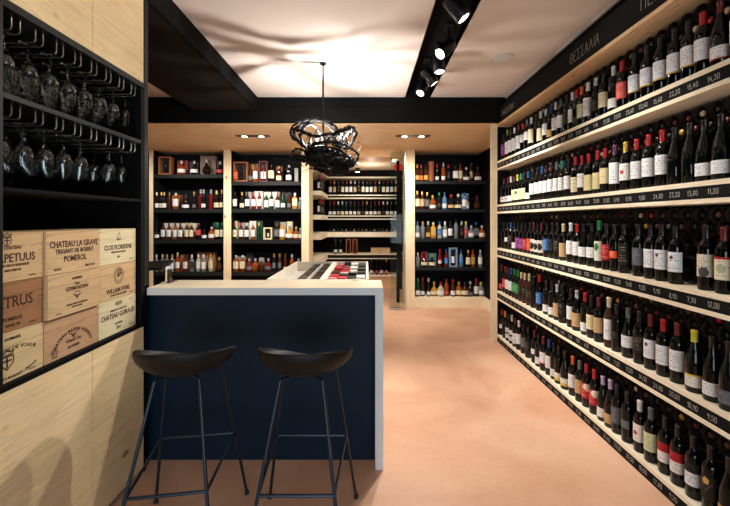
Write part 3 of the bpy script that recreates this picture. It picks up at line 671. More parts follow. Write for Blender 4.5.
tag(o, 'small light wooden wine crate on shelf in rear room', 'crate')
v, f = text_mesh('∘', .05); 
MB().lathe([(0, 0), (.012, 0), (.012, .001), (0, .001)], 12, Matrix.Translation((PX(380.5, Y), Y-.0002, rz[3]+.06)) @ Matrix.Rotation(PI/2, 4, 'X')).build('stamp', 'print_ink', o)
for k, px in enumerate((371.6, 376.8, 381.8, 386.4)):
    make_bottle('wine_bottle', 'slim' if k == 3 else 'burg', 'wine', 'gold' if k == 3 else 'black', ['white', 'red', 'white', 'pink'][k], 'low', (PX(px, YR+.08), YR+.08, rz[4]), 0,
                'wine bottle, %s from left of four on lowest rear room shelf' % ordn(k+1), 'bottle', 'wine bottles in the rear room')
# rear ceiling spots
for k, (px, py) in enumerate(((358, 160), (357.6, 169))):
    Y = [6.75, 7.4][k]; z = PZ(py, Y)
    t = thing('ceiling_spotlight', 'small black spotlight under rear room ceiling, %s of two' % ['nearer', 'farther'][k], 'lamp', (PX(px, Y), Y, 2.5), 0, 'rear room spotlights')
    MB().lathe([(.012, z-2.5+.0), (.012, 0)], 10).build('stem', 'lamp_black', t, True)
    MB().lathe([(0, z-2.5-.06), (.045, z-2.5-.06), (.045, z-2.5+.06), (0, z-2.5+.06)], 20).build('head', 'lamp_black', t, True)
    MB().lathe([(0, z-2.5-.063), (.036, z-2.5-.063), (.036, z-2.5-.0605), (0, z-2.5-.0605)], 20).build('lens', 'lens_glow', t)
# red sign
Y = 6.9
o = bx(PX(394, Y), PX(403, Y), Y, Y+.03, 2.5-.10, 2.5).build('exit_sign', 'sign_red', None, bev=.002)
tag(o, 'small red lit sign under the rear room ceiling', 'sign')
# glass sidelight of the passage
t = thing('glass_door', 'narrow clear glass door leaf with steel rail beside right post of passage', 'door', (.53, 5.9, 0))
bx(-.13, .1, -.005, .005, .03, 2.56).build('pane', 'pane_glass', t)
bx(-.13, .1, -.014, .014, .012, .035).build('bottom_rail', 'chrome', t, bev=.002)
bx(.092, .108, -.018, .018, .0, 2.58).build('frame', 'chrome', t, bev=.002)
MB().tube([(.06, -.01, .95), (.06, -.05, .95), (.06, -.05, 1.35), (.06, -.01, 1.35)], .006).build('handle', 'chrome', t, True)
o = struct('trim_7', bx(.42, .47, 6.42, 6.47, 0, 2.486), 'black_paint', 'dark slim frame post behind the glass door')
o.location.x = .12

# ------------------------------------------------------------------ counter
YC = 2.117; ZT = 1.056; XCR = .10; XCL = -1.27
ct = thing('bar_counter', 'bar counter with pale oak top, grey edge and navy front panel', 'counter', (XCL, YC, 0)); CO = (XCL, YC, 0)
up(bx(XCL, XCR, YC+.004, 2.397, ZT-.04, ZT), 'worktop', 'counter_oak', ct, CO, bev=.0015)
up(bx(XCL, XCR, YC, YC+.004, ZT-.042, ZT-.001), 'edge_band', 'grey_edge', ct, CO)
up(bx(XCR-.046, XCR, YC+.004, 2.397, 0, ZT-.04), 'side_panel', 'counter_oak', ct, CO)
up(bx(XCR-.046, XCR, YC, YC+.004, 0, ZT-.042), 'edge_band', 'grey_edge', ct, CO)
up(bx(XCL-.4, XCR-.046, YC+.09, YC+.11, 0, ZT-.04), 'front_panel', 'navy_panel', ct, CO)
# display case behind the counter
X0, X1 = -.655, .018; Yc0, Yc1 = 2.40, 3.42
dc = thing('display_case', 'open topped pale wooden display case standing behind the counter', 'display case', (X0, Yc0, 0)); DO = (X0, Yc0, 0)
t_ = .018
mb = bx(X0, X0+t_, Yc0, Yc1, 0, ZT+.005).box(X1-t_, X1, Yc0, Yc1, 0, ZT+.005).box(X0+t_, X1-t_, Yc0, Yc0+t_, 0, ZT+.003).box(X0+t_, X1-t_, Yc1-t_, Yc1, 0, ZT+.005)
up(mb, 'body', 'case_wood', dc, DO, bev=.0015)
up(bx(X0+t_, X1-t_, Yc0+t_, Yc1-t_, .955, .975), 'tray', 'speaker_white', dc, DO)
XD1 = -.31; t_ = .02
up(bx(XD1, XD1+.045, Yc0+.03, Yc1-.03, .975, ZT), 'divider', 'case_wood', dc, DO)
up(bx(-.4045, -.3985, Yc0+.03, Yc1-.03, .975, ZT-.006), 'divider', 'speaker_white', dc, DO)
jar = MB().lathe([(0, 0), (.034, 0), (.037, .003), (.037, .045), (.033, .05), (.03, .052), (0, .052)], 20).mesh('jar', 'glass_dark', True, 40)
jlid = MB().lathe([(.0, .0522), (.031, .0522), (.031, .062), (.026, .069), (.010, .071), (0, .071)], 20).mesh('jar_lid', 'cap_black', True, 40)
for col_, xx in enumerate((-.447, -.354)):
    for j in range(12):
        y = Yc0+.072+j*.079
        o = link('small_jar', jar); o.location = (xx, y, .975); o.scale = (1.12, 1.05, 1.0)
        tag(o, 'small dark lidded jar in display case, %s from counter, %s row' % (ordn(j+1), ['left', 'right'][col_]), 'jar', 'small dark jars in the display case')
        c_ = link('lid', jlid, o); omat(c_, 'cap_'+['black', 'black', 'grey', 'black', 'black', 'brown', 'black'][(j+col_*3) % 7])
rp = random.Random(5); cols = {'red': (200, 38, 56), 'blackpack': (16, 15, 17), 'whitepack': (234, 230, 222)}
for n_, c_ in cols.items(): plain('pack_'+n_, c_, .4)
g_ = {'r': 'red', 'b': 'blackpack', 'w': 'whitepack'}
grid = ['rrbw', 'rbbb', 'bwbw', 'rbwb', 'rrwb', 'rbwb', 'brwb', 'rbwb', 'rbwb']
for j, row in enumerate(grid):
    for i, q_ in enumerate(row):
        cc = g_[q_]; xx = -.225+i*.063; y = Yc0+.09+j*.103; hh = rp.uniform(.06, .095)
        o = bx(-.029, .029, -.046, .046, 0, hh).build('small_packet', 'pack_'+cc, None, bev=.002, loc=(xx, y, .975))
        bx(-.02, .02, -.012, .012, hh, hh+.0006).build('packet_label', 'pack_'+('whitepack' if cc != 'whitepack' else 'blackpack') if (i+j) % 4 == 0 else 'pack_'+cc, o)
        tag(o, '%s packet in display case, %s from counter, %s column from left' % (cc.replace('pack', ''), ordn(j+1), ordn(i+1)), 'packet', 'packets in the display case')
# tablet stand on the counter's left end
t = thing('tablet_stand', 'thin black tablet tilted on a glass stand at counter left end', 'tablet', (-1.25, 2.31, ZT))
M = Matrix.Translation((0, 0, .112)) @ Matrix.Rotation(math.radians(14), 4, 'X') @ Matrix.Rotation(math.radians(-4), 4, 'Y')
bx(-.16, -.002, -.07, .07, -.008, .008, M).build('screen', 'brown_bulkhead', t, bev=.003)
bx(-.012, .012, -.02, .02, .004, .104).build('stand', 'clear_glass', t)
bx(-.03, .03, -.05, .05, 0, .004).build('base', 'clear_glass', t)

# ------------------------------------------------------------------ left cabinet with hanging glasses and crates
XW = -1.28; CY0 = .6; CY1 = 2.117
lc = thing('glass_rack_cabinet', 'tall black cabinet with pine doors, crates and hanging glasses on left', 'cabinet', (XW, CY0, 0)); LO = (XW, CY0, 0)
XK = -1.80
up(bx(XK, XK+.02, CY0, CY1, 0, 2.733), 'back_panel', 'cabinet_black', lc, LO)
up(bx(XK+.02, XW+.002, CY1-.012, CY1, 0, 2.733), 'end_panel', 'cabinet_black', lc, LO)
up(bx(XK+.02, XW, CY0, CY0+.02, 0, 2.733), 'end_panel', 'cabinet_black', lc, LO)
up(bx(XW-.02, XW+.004, CY1-.014, CY1+.020, 1.07, 2.733), 'frame_edge', 'steel_green', lc, LO)
up(bx(XW-.02, XW+.003, 1.262, 1.284, .86, 2.237), 'frame_post', 'steel_green', lc, LO)
up(bx(XW-.02, XW+.003, CY1-.045, CY1-.014, .86, 2.2), 'frame_post', 'cabinet_black', lc, LO)
YS = 1.708
for a, b_ in ((CY0+.02, YS-.0015), (YS+.0015, CY1-.016)):
    up(bx(XW-.02, XW, a, b_, .03, .838), 'lower_panel', 'panel_pine', lc, LO, bev=.0015)
    up(bx(XW-.02, XW, a, b_, 2.238, 2.73), 'upper_panel', 'panel_pine', lc, LO, bev=.0015)
up(bx(XK+.02, XW-.03, CY0+.02, CY1-.02, 0, .03), 'plinth', 'cabinet_black', lc, LO)
up(bx(XK+.02, XW+.002, CY0+.02, CY1-.014, .84, .86), 'ledge', 'cabinet_black', lc, LO, bev=.001)
r1 = up(bx(XK+.02, XW+.002, CY0+.02, CY1-.014, 2.208, 2.236), 'rack_board', 'steel_green', lc, LO, bev=.001)
r2 = up(bx(XK+.02, XW+.002, CY0+.02, CY1-.014, 1.883, 1.903), 'rack_board', 'steel_green', lc, LO, bev=.001)
up(bx(XK+.02, XW+.002, CY0+.02, CY1-.014, 1.553, 1.567), 'shelf', 'cabinet_black', lc, LO, bev=.001)
P = 365*1.28
gy = [P/(366-x) for x in (20, 44.5, 65.5, 85, 101, 115, 128, 140)]
pitch = .0985
yy0 = 1.365
gl_prof = [(.0, .0), (.032, .0005), (.033, .002), (.012, .006), (.004, .012), (.0036, .07), (.006, .078), (.018, .088), (.030, .105), (.0355, .128), (.0345, .150), (.0295, .185),
           (.0283, .185), (.0333, .150), (.0342, .128), (.0288, .106), (.017, .0905), (.0, .084)]
gmesh = MB().lathe(gl_prof, 24, closed_ends=False).mesh('wine_glass', 'clear_glass', True, 60)
for ri, (zb, zw) in enumerate(((2.208, 2.152), (1.883, 1.832))):
    rk = [r1, r2][ri]
    for j in range(-1, 8):
        for s in (-1, 1):
            y = yy0+j*pitch+s*.017
            mb = MB().tube([(XW-.03, y, zb), (XW-.03, y, zw+.012), (XW-.035, y, zw+.003), (XW-.045, y, zw), (XW-.22, y, zw), (XW-.40, y, zw), (XW-.41, y, zw+.004), (XW-.415, y, zw+.012), (XW-.415, y, zb)], .0028, 8)
            up(mb, 'glass_rail', 'rack_wire', rk, LO, smooth=True)
        for d in range(4):
            if ri == 1 and d == 0 and j in (5,): continue
            x = XW-.075-d*.082-(.02 if ri else 0); y = yy0+j*pitch
            o = link('wine_glass', gmesh); o.location = (x, y, zw+.0055); o.rotation_euler = (PI, 0, 0); o.scale = (.9, .9, .93)
            tag(o, 'stemmed glass hanging in %s rack, %s lane from near end, %s glass deep' % (['upper', 'lower'][ri], ordn(j+2), ordn(d+1)), 'wine glass', 'wine glasses hanging in the %s rack' % ['upper', 'lower'][ri])

# crates
CR = [  # column, row, material, lines: (text, dy from centre, size, arc)
 (0, 0, 'crate_tan', [('CHATEAU', .035, .014, None), ('PERPETUUS', -.004, .034, None), ('GRAND VIN DE BORDEAUX', -.03, .010, None), ('SAINT-EMILION', -.048, .009, None)], 'shield'),
 (0, 1, 'crate_brown', [('PETRUS', .015, .046, None), ('POMEROL', -.045, .016, None), ('GRAND VIN', -.068, .010, None)], None),
 (0, 2, 'crate_pale', [('DOMAINE', .065, .013, None), ('GEORGES DE VOGUE', .03, .019, .20), ('CHAMBOLLE-MUSIGNY - FRANCE', -.075, .013, -.20)], 'shield'),
 (1, 0, 'crate_tan', [('CHATEAU LA GRAVE', .032, .030, None), ('TRIGANT DE BOISSET', .002, .021, None), ('POMEROL', -.032, .027, None)], 'foot'),
 (1, 1, 'crate_tan', [('DOMAINE', .062, .012, None), ('Tour', .038, .014, None), ('GERMANDRIN', .018, .019, None), ('GRAND VIN DE BORDEAUX', -.05, .009, None), ('MIS EN BOUTEILLE', -.062, .007, None)], 'crest'),
 (1, 2, 'crate_pink', [('CHATEAU RAYNE VIGNEAU', .015, .020, .10), ('Grand Cru', -.03, .018, None), ('SAUTERNES', -.058, .012, None)], 'crest'),
 (2, 0, 'crate_white', [('CLOS FLORIDENE', -.006, .026, None), ('GRAND VIN DE GRAVES', -.03, .010, None), ('2011', -.056, .011, None)], 'boat'),
 (2, 1, 'crate_tan', [('WILLIAM FEVRE', -.048, .025, None), ('GRANDS VINS DE CHABLIS', -.070, .010, None)], 'oval'),
 (2, 2, 'crate_white', [('PREMIER CRU CLASSE EN 1855', .032, .009, None), ('CHATEAU GUIRAUD', .004, .028, None), ('SAUTERNES', -.04, .011, None), ('2011', -.062, .018, None)], 'mono'),
]
CN = ['leftmost', 'middle', 'right']; RN = ['top', 'middle', 'bottom']
cy = [1.173, 1.474, 1.776, 2.066]
def ringpts(cx, cz, rx, rzz, w, n=36, x=0):
    return [(x, cx+rx*math.cos(2*PI*k/n), cz+rzz*math.sin(2*PI*k/n)) for k in range(n+1)]
def ribbon(mb, pts, w):
    for a, b in zip(pts, pts[1:]):
        a, b = Vector(a), Vector(b); d = (b-a)
        if d.length < 1e-7: continue
        d.normalize(); q = Vector((1, 0, 0)).cross(d)*w/2; mb.add([a-q, b-q, b+q, a+q], [(0, 1, 2, 3)])
cl = ['pale lettered', 'dark brown', 'pale yellow grained', 'tan', 'light pinkish', 'reddish', 'pale greenish', 'orange-tan', 'whitish']
for n_, (ci, ri, mat, lines, emb) in enumerate(CR):
    y0_, y1_ = cy[ci]+.002, cy[ci+1]-.002
    z0_ = .86+(2-ri)*.1815; z1_ = z0_+.180
    proud = .009 if (ci == 1 and ri < 2) else 0
    if ci == 1 and ri == 1: proud = .016
    xf = -1.302+proud; yc, zc = (y0_+y1_)/2, (z0_+z1_)/2; hw, hh = (y1_-y0_)/2, .09
    subj = {None: 'winery name', 'shield': 'crowned shield print', 'foot': 'three lines of print', 'crest': 'crest print', 'boat': 'sailing boat print', 'oval': 'round seal print', 'mono': 'monogram print'}[emb]
    o = bx(-.40, 0, -hw, hw, -hh, hh).build('wooden_wine_crate', mat, None, bev=.002, loc=(xf, yc, zc))
    tag(o, '%s wooden wine crate with %s, %s column, %s of stack' % (cl[[0, 1, 2, 3, 4, 5, 6, 7, 8][n_]], subj, CN[ci], RN[ri]), 'crate', 'stacked wooden wine crates')
    mb = MB(); T = Matrix(((0, 0, 1, .0006), (1, 0, 0, 0), (0, 1, 0, 0), (0, 0, 0, 1)))
    for (tx, dy, sz, arc) in lines:
        v, f = text_mesh(tx, sz, bold=.0002 if sz < .02 else .0005, arc=arc)
        if not v: continue
        w = max(p.x for p in v)-min(p.x for p in v); k_ = min(1, (2*hw*.86)/w) if not arc else 1
        MB().add([T @ Vector((p.x*k_*1.04+(.022 if ci == 0 else 0), p.y*(1 if arc else 1.3)+dy-sz*.38, p.z)) for p in v], f).build('printed_line', 'print_ink', o)
    X = .0006
    if emb == 'shield':
        s = 1.0 if ri == 0 else 1.5; cz_ = .062 if ri == 0 else -.012
        sh_ = [(X, -.016*s, cz_+.010*s), (X, .016*s, cz_+.010*s), (X, .016*s, cz_-.006*s), (X, 0, cz_-.022*s), (X, -.016*s, cz_-.006*s), (X, -.016*s, cz_+.010*s)]
        ribbon(mb, sh_, .003*s); ribbon(mb, [(X, -.012*s, cz_), (X, .012*s, cz_)], .004*s); ribbon(mb, [(X, 0, cz_+.01*s), (X, 0, cz_-.018*s)], .004*s)
        ribbon(mb, [(X, -.014*s, cz_+.014*s), (X, -.016*s, cz_+.024*s), (X, -.008*s, cz_+.019*s), (X, 0, cz_+.027*s), (X, .008*s, cz_+.019*s), (X, .016*s, cz_+.024*s), (X, .014*s, cz_+.014*s), (X, -.014*s, cz_+.014*s)], .0035*s)
    if emb == 'crest':
        cz_ = -.012 if ri == 1 else -.004
        for q in range(5): ribbon(mb, [(X, -.026+q*.003, cz_-.001*q+.006), (X, 0, cz_-.004*q-.002), (X, .026-q*.003, cz_-.001*q+.006)], .0022)
        ribbon(mb, [(X, -.01, cz_+.008), (X, -.012, cz_+.016), (X, 0, cz_+.012), (X, .012, cz_+.016), (X, .01, cz_+.008)], .003)
        if ri == 2:
            ribbon(mb, ringpts(-.10, -.055, .018, .018, .002, x=X), .002); ribbon(mb, ringpts(-.10, -.055, .011, .011, .002, x=X), .003)
    if emb == 'boat':
        ribbon(mb, [(X, -.016, .038), (X, 0, .033), (X, .018, .038)], .006); ribbon(mb, [(X, 0, .036), (X, .004, .078)], .0015)
        ribbon(mb, [(X, .004, .076), (X, -.016, .042), (X, .002, .042)], .0015); ribbon(mb, [(X, .004, .072), (X, .016, .050), (X, .004, .046)], .0015)
    if emb == 'oval':
        ribbon(mb, ringpts(0, .028, .036, .042, .002, x=X), .003); ribbon(mb, ringpts(0, .028, .024, .029, .002, x=X), .002)
        for q in range(24):
            a = 2*PI*q/24; ribbon(mb, [(X, .027*math.cos(a), .028+.032*math.sin(a)), (X, .033*math.cos(a), .028+.038*math.sin(a))], .0028)
        for q in range(6): ribbon(mb, ringpts(.002*q-.005, .024+.004*q, .004+.002*q, .006+.002*q, 0, 12, X), .0025)
    if emb == 'mono':
        ribbon(mb, [(X, -.026, .058), (X, -.018, .074), (X, -.008, .056), (X, .0, .076), (X, .008, .056), (X, .018, .074), (X, .026, .058)], .004)
        ribbon(mb, ringpts(0, .062, .02, .009, 0, 20, X), .002)
        for cz_ in (.066, -.068):
            q_ = MB(); ribbon(q_, ringpts(.10, cz_, .015, .0065, 0, 16, X), .002); q_.build('printed_stamp', 'print_ink', o)
    if emb == 'foot':
        for tx, dx in (('6x75cl', -.095), ('MISE 2010', .085)):
            v, f = text_mesh(tx, .014, bold=.0003); MB().add([T @ Vector((p.x+dx, p.y-.075, p.z)) for p in v], f).build('printed_line', 'print_ink', o)
    else:
        v, f = text_mesh('12x75cl', .009); MB().add([T @ Vector((p.x+(.10 if ci != 1 else -.10), p.y-.078, p.z)) for p in v], f).build('printed_line', 'print_ink', o)
    if mb.v: mb.build('printed_emblem', 'print_ink', o)
    nb = MB()
    for yy in (-hw+.007, hw-.007):
        for q in range(5): nb.lathe([(0, 0), (.0016, 0), (.0012, .0008), (0, .001)], 8, Matrix.Translation((0, yy, -.075+q*.0375)) @ Matrix.Rotation(PI/2, 4, 'Y'))
    nb.build('nails', 'nail_dark', o)

# ------------------------------------------------------------------ bar stools
def make_stool(loc, rz, label):
    t = thing('bar_stool', label, 'stool', loc, rz, 'black bar stools at the counter')
    # shell: shallow seat bowl whose low backrest (towards -Y) wraps round to wing tips
    NU, NV = 40, 12; V = []; Fc = []
    def rim(a):      # a: angle, -pi/2 = back (towards camera)
        c, s = math.cos(a), math.sin(a)
        x = .205*c*(1+.03*abs(c)); y = .18*s
        back = max(0, -s)
        side = abs(c)
        z = .80+.10*(.5-.5*s)**.5+.004*back**4
        if s > .0: z -= .035*s
        return Vector((x, y, z))
    rings = []
    for j in range(NV+1):
        g = j/NV; row = []
        for k in range(NU):
            a = 2*PI*k/NU; R = rim(a)
            base = .785
            e = math.sin(g*PI/2)**.9
            x = R.x*e; y = R.y*e
            z = base+(R.z-base)*(1-math.cos(g*PI/2))**1.0*(1)
            row.append(Vector((x, y, z)))
        rings.append(row)
    th = .012
    inner = [[p.copy() for p in r_] for r_ in rings]; outer = [[Vector((p.x*1.03, p.y*1.03, p.z-th-(.025*(1-(j/NV))))) for p in r_] for j, r_ in enumerate(rings)]
    for j in range(NV+1): V += inner[j]
    for j in range(NV+1): V += outer[j]
    W = (NV+1)*NU
    for j in range(NV):
        for k in range(NU):
            a, b_ = j*NU+k, j*NU+(k+1) % NU
            Fc.append((a, b_, b_+NU, a+NU)); Fc.append((W+a+NU, W+b_+NU, W+b_, W+a))
    for k in range(NU):
        a, b_ = NV*NU+k, NV*NU+(k+1) % NU
        Fc.append((a, b_, W+b_, W+a))
    o = MB().add(V, Fc).build('seat_shell', 'stool_shell', t, True)
    s_ = o.modifiers.new('s', 'SUBSURF'); s_.levels = 1; s_.render_levels = 1
    r_ = .0075
    tops = {(-1, -1): (-.09, -.11, .765), (1, -1): (.09, -.11, .765), (-1, 1): (-.12, .11, .765), (1, 1): (.12, .11, .765)}
    feet = {(-1, -1): (-.205, -.33, r_), (1, -1): (.205, -.33, r_), (-1, 1): (-.225, .235, r_), (1, 1): (.225, .235, r_)}
    ringp = {}
    for k_ in tops:
        A, B = Vector(tops[k_]), Vector(feet[k_]); MB().tube([A, A.lerp(B, .5), B], r_, 10).build('leg', 'stool_metal', t, True)
        u = (A.z-.36)/(A.z-B.z); ringp[k_] = A.lerp(B, u)
        MB().lathe([(0, 0), (.012, 0), (.012, .012), (.009, .016), (0, .016)], 12, Matrix.Translation((B.x, B.y, 0))).build('foot_cap', 'stool_metal', t, True)
    for a, b_ in (((-1, -1), (1, -1)), ((-1, 1), (1, 1)), ((-1, -1), (-1, 1)), ((1, -1), (1, 1))):
        MB().tube([ringp[a], ringp[b_]], .0065, 8).build('foot_rail', 'stool_metal', t, True)
    MB().tube([tops[(-1, -1)], tops[(1, 1)]], .006, 8).tube([tops[(1, -1)], tops[(-1, 1)]], .006, 8).build('seat_bracket', 'stool_metal', t, True)
make_stool((-.822, 1.67, 0), math.radians(8), 'black bar stool with wire legs at counter, nearer the crates')
make_stool((-.276, 1.67, 0), 0, 'black bar stool with wire legs at counter, nearer the aisle')

# ------------------------------------------------------------------ pendant of tangled roots
PY = 3.35
pn = thing('root_pendant', 'pendant lamp of tangled glossy black roots hanging above the counter', 'lamp', (-.394, PY, ZC)); PO = (-.394, PY, ZC)
up(MB().tube([(-.394, PY, ZC), (-.394, PY, 2.05)], .0085, 10), 'rod', 'lamp_black', pn, PO, smooth=True)
up(MB().lathe([(0, ZC-.012), (.03, ZC-.012), (.03, ZC), (0, ZC)], 20, Matrix.Translation((-.394, PY, 0))), 'ceiling_rose', 'lamp_black', pn, PO)
R_ = random.Random(21); mb = MB()
def spline(K, n=8):
    K = [Vector(k) for k in K]; out = []
    for i in range(len(K)-1):
        p0, p1, p2, p3 = K[max(i-1, 0)], K[i], K[i+1], K[min(i+2, len(K)-1)]
        for s in range(n):
            t = s/n; out.append(.5*((2*p1)+(-p0+p2)*t+(2*p0-5*p1+4*p2-p3)*t*t+(-p0+3*p1-3*p2+p3)*t**3))
    out.append(K[-1]); return out
def root(K, r0, r1, wob=.008):
    P_ = spline(K); m_ = len(P_); ph = R_.random()*6
    P_ = [p+Vector((R_.uniform(-wob, wob), R_.uniform(-wob, wob), R_.uniform(-wob, wob)))*.6 for p in P_]
    mb.tube(P_, [(r0+(r1-r0)*i/(m_-1))*(1+.22*math.sin(i*1.3+ph)) for i in range(m_)], 7)
def Q(px, py, dy=0): return (PX(px, PY), PY+dy, PZ(py, PY))
for d in (-.05, .04, .0):
    j = lambda: R_.uniform(-2.2, 2.2)
    root([Q(308+j(), 147+j(), d), Q(299+j(), 142+j(), d), Q(293+j(), 133+j(), d), Q(297+j(), 126+j(), d*2), Q(310+j(), 120.5+abs(j())*.5, d), Q(323+j(), 122+j(), d), Q(335+j(), 129+j(), d), Q(341+j(), 141+j(), -d)], .014, .009)
root([Q(296, 128, .05), Q(306, 133, .0), Q(318, 138, -.05), Q(331, 134, 0), Q(338, 140, .1)], .02, .012)
root([Q(304, 146, -.1), Q(302, 134, -.05), Q(309, 124, .0), Q(317, 128, .1), Q(326, 146, .12)], .016, .01)
root([Q(318, 150, .0), Q(328, 138, .05), Q(337, 132, .0), Q(344, 131.5, -.04), Q(350, 128.5, -.05)], .02, .022)
root([Q(330, 150, .1), Q(340, 140, .12), Q(350, 131, .02), Q(356, 134, -.02), Q(353, 138, .0)], .018, .016)
root([Q(350, 128, -.05), Q(355, 131, .0), Q(352, 141, .05), Q(347, 148, .05)], .02, .012)
root([Q(310, 150, -.12), Q(325, 146, -.18), Q(340, 146.5, -.15), Q(352, 150, -.08), Q(358.5, 154, 0)], .016, .011)
root([Q(312, 152, -.16), Q(328, 151, -.2), Q(343, 155, -.18), Q(353, 163, -.1), Q(357, 166, -.08)], .014, .006)
root([Q(358, 152, .0), Q(357, 159, .03), Q(349, 165, .02)], .014, .01)
root([Q(306, 152, 0), Q(298, 149, -.03), Q(293, 152, 0), Q(290, 156, .03)], .012, .004)
root([Q(304, 156, 0), Q(296, 154, .03), Q(291, 149.5, .03)], .01, .003)
for k in range(70):      # lower, dense mass
    a = R_.uniform(0, 2*PI); e = R_.uniform(-1.3, 1.3); da = R_.choice((-1, 1))*R_.uniform(.22, .42); K = []
    sh_ = R_.uniform(.55, 1.04)
    for s in range(R_.randint(5, 8)):
        c_ = math.cos(e)
        K.append((-.35+.245*sh_*math.cos(a)*max(.3, c_)+R_.uniform(-.02, .02), PY+.2*sh_*math.sin(a)*max(.3, c_), 1.995+.115*sh_*math.sin(e)+R_.uniform(-.012, .012)-(.03*math.cos(a))))
        a += da; e += R_.uniform(-.35, .35); e = max(-1.4, min(1.4, e))
    root(K, R_.uniform(.008, .02), R_.uniform(.004, .009), .012)
for k in range(16):      # upper, open tangle
    a = R_.uniform(0, 2*PI); K = []; z = 2.08; r0 = R_.uniform(.1, .2)
    for s in range(6):
        K.append((-.36+r0*1.05*math.cos(a), PY+r0*.8*math.sin(a), z+R_.uniform(-.02, .02))); a += R_.uniform(-.2, .75); z += R_.uniform(.005, .045)
    root(K, R_.uniform(.006, .013), .003, .014)
for k in range(26):      # hair roots
    a = R_.uniform(0, 2*PI); p = Vector((-.37+.24*math.cos(a), PY+.18*math.sin(a), R_.uniform(1.9, 2.28))); d = Vector((math.cos(a), math.sin(a), R_.uniform(-.6, .8)))*.03; K = [p]
    for s in range(4): d += Vector((R_.uniform(-.02, .02), R_.uniform(-.02, .02), R_.uniform(-.02, .02))); p = p+d; K.append(p)
    root(K[:R_.randint(3, 5)], .004, .0012, .004)
up(mb, 'roots', 'root_black', pn, PO, smooth=True)
BULBS = [(-.455, PY+.05, 2.20), (-.225, PY+.03, 2.20)]
for p in BULBS:
    up(MB().lathe([(0, -.014), (.008, -.012), (.012, 0), (.009, .01), (.0, .014)], 14, Matrix.Translation(p)), 'bulb', 'bulb_glow', pn, PO, smooth=True)

# ------------------------------------------------------------------ lights
def aim(o, tgt):
    d = Vector(tgt)-o.location; o.rotation_euler = d.to_track_quat('-Z', 'Y').to_euler()
def spot(name, loc, tgt, power, ang, blend=.6, col=(1, .93, .84), size=.03):
    l = bpy.data.lights.new(name, 'SPOT'); l.energy = power; l.spot_size = math.radians(ang); l.spot_blend = blend; l.color = col; l.shadow_soft_size = size
    o = bpy.data.objects.new(name, l); COL.objects.link(o); o.location = loc; aim(o, tgt); return o
def point(name, loc, power, col=(1, .9, .78), size=.03):
    l = bpy.data.lights.new(name, 'POINT'); l.energy = power; l.color = col; l.shadow_soft_size = size
    o = bpy.data.objects.new(name, l); COL.objects.link(o); o.location = loc; return o
# track spotlights: lens place, target; the unnamed ones are added out of view
TR = [(.63, 2.34, 2.74, (1.6, 2.15, 1.35), 'nearest visible', 60), (.573, 2.84, 2.74, (-1.28, 1.70, .75), 'second', 120), (.645, 3.20, 2.745, (.72, 2.75, 0), 'third', 190), (.655, 3.49, 2.75, (1.6, 3.5, 1.4), 'fourth', 180), (.56, 3.78, 2.76, (-.25, 3.0, 1.0), 'farthest', 170),
      (.60, 1.75, 2.76, (1.6, 2.2, .9), None, 20), (.60, .95, 2.76, (-1.28, 1.75, 2.05), None, 58)]  # both unseen and added, the last to brighten the left cabinet
for (x, y, z, tgt, nm, pw) in TR:
    lens = Vector((x, y, z)); d = (Vector(tgt)-lens)
    # only the head's tilt follows the beam; keep the body close under the channel
    d.normalize(); d2 = Vector((d.x, d.y, -max(.55, abs(d.z)))).normalized()
    M = Matrix.Translation(lens) @ (-d2).to_track_quat('Z', 'Y').to_matrix().to_4x4()
    t = thing('track_spotlight', 'black cylindrical track spotlight in ceiling channel, %s of five' % nm if nm else 'added unseen black cylindrical track spotlight above the camera, aimed at %s' % ('right shelves' if tgt[0] > 0 else 'left cabinet to brighten it'), 'lamp', lens, 0, 'track spotlights')
    O = tuple(lens)
    up(MB().lathe([(.040, 0), (.048, 0), (.050, .003), (.050, .16), (.046, .166), (0, .166)], 28, M, closed_ends=False), 'head', 'lamp_black', t, O, smooth=True)
    up(MB().lathe([(0, .008), (.041, .008)], 28, M, closed_ends=False), 'lens', 'lens_glow', t, O)
    bp = M @ Vector((0, 0, .13))
    up(MB().tube([bp, (bp.x, bp.y, ZC+.10)], .012, 10), 'stem', 'lamp_black', t, O, smooth=True)
    up(bx(bp.x-.03, bp.x+.03, bp.y-.06, bp.y+.06, ZC+.075, ZC+.10), 'adapter', 'lamp_black', t, O, bev=.003)
    spot('spot_light', lens+d2*.02, tgt, pw, 70, .9)
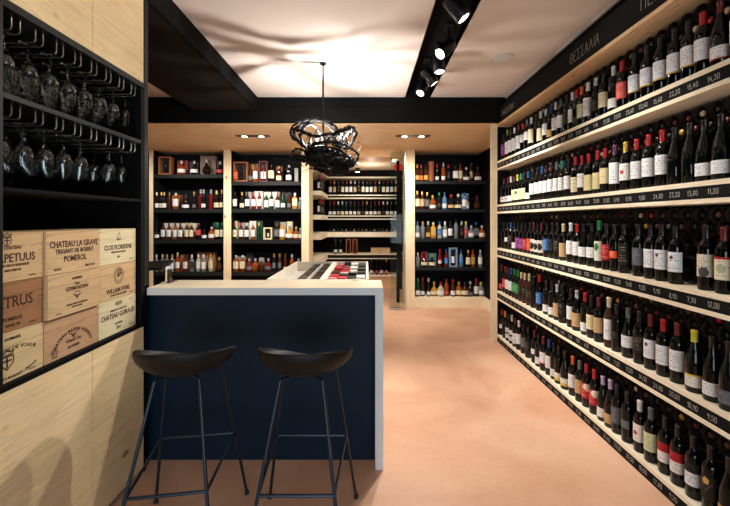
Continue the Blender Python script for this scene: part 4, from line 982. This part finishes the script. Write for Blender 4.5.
# soffit downlights
for k, (px, yy) in enumerate(((253, 4.99), (413, 4.99))):
    xx = PX(px, yy)
    t = thing('recessed_downlight', 'twin black recessed downlight in pine soffit, %s of two' % ['left', 'right'][k], 'lamp', (xx, yy, ZS), 0, 'recessed soffit downlights')
    bx(-.23, .23, -.055, .055, -.004, 0).build('housing', 'lamp_black', t, bev=.001)
    for s in (-1, 1):
        MB().lathe([(.036, -.010), (.046, -.010), (.048, -.004)], 24, Matrix.Translation((s*.115, 0, 0)), closed_ends=False).build('ring', 'chrome', t, True)
        MB().lathe([(0, -.007), (.042, -.007), (.042, -.0041), (0, -.0041)], 24, Matrix.Translation((s*.115, 0, 0))).build('lens', 'lens_glow', t)
        spot('downlight', (xx+s*.115, yy, ZS-.03), (xx+s*.45, 6.05, .9), 90, 120, .8, (1, .91, .79), .04)
spot('downlight', (-3.0, 4.99, ZS-.03), (-3.1, 6.05, 1.1), 70, 120, .8, (1, .92, .8), .04)  # assumed further downlight, unseen: light only, no fitting built
# rear room
point('rear_lamp', (.1, 6.9, 2.25), 6, (1, .9, .76), .06)
spot('rear_spot', (-.15, 6.9, 2.3), (0, 7.67, 1.2), 26, 130, .8)
# pendant bulbs
for p in BULBS:
    point('pendant_bulb', (p[0], p[1], p[2]+.03), 40, (1, .95, .88), .01)
# assumed daylight: unseen area light added at the assumed window behind the camera
l = bpy.data.lights.new('assumed_daylight', 'AREA'); l.shape = 'RECTANGLE'; l.size = 2.3; l.size_y = 1.1; l.energy = 52; l.color = (.80, .91, 1)
o = bpy.data.objects.new('assumed_daylight', l); COL.objects.link(o); o.location = (.2, -1.88, 1.12); o.rotation_euler = (PI/2, 0, 0)
o.rotation_euler = (Vector((0, 1, 0))).to_track_quat('-Z', 'Z').to_euler()

# ceiling speaker
t = thing('ceiling_speaker', 'round white speaker grille set in ceiling above the aisle', 'speaker', (1.21, 3.24, ZC))
MB().lathe([(0, -.004), (.082, -.004), (.085, -.007), (.098, -.006), (.101, 0), (0, 0)], 40).build('bezel', 'speaker_white', t, True)
MB().lathe([(0, -.006), (.08, -.006), (.08, -.0041), (0, -.0041)], 40).build('grille', 'grey_edge', t, True)

w = bpy.data.worlds.new('world'); S.world = w; w.use_nodes = True
w.node_tree.nodes['Background'].inputs[0].default_value = (.5, .6, .8, 1); w.node_tree.nodes['Background'].inputs[1].default_value = .02
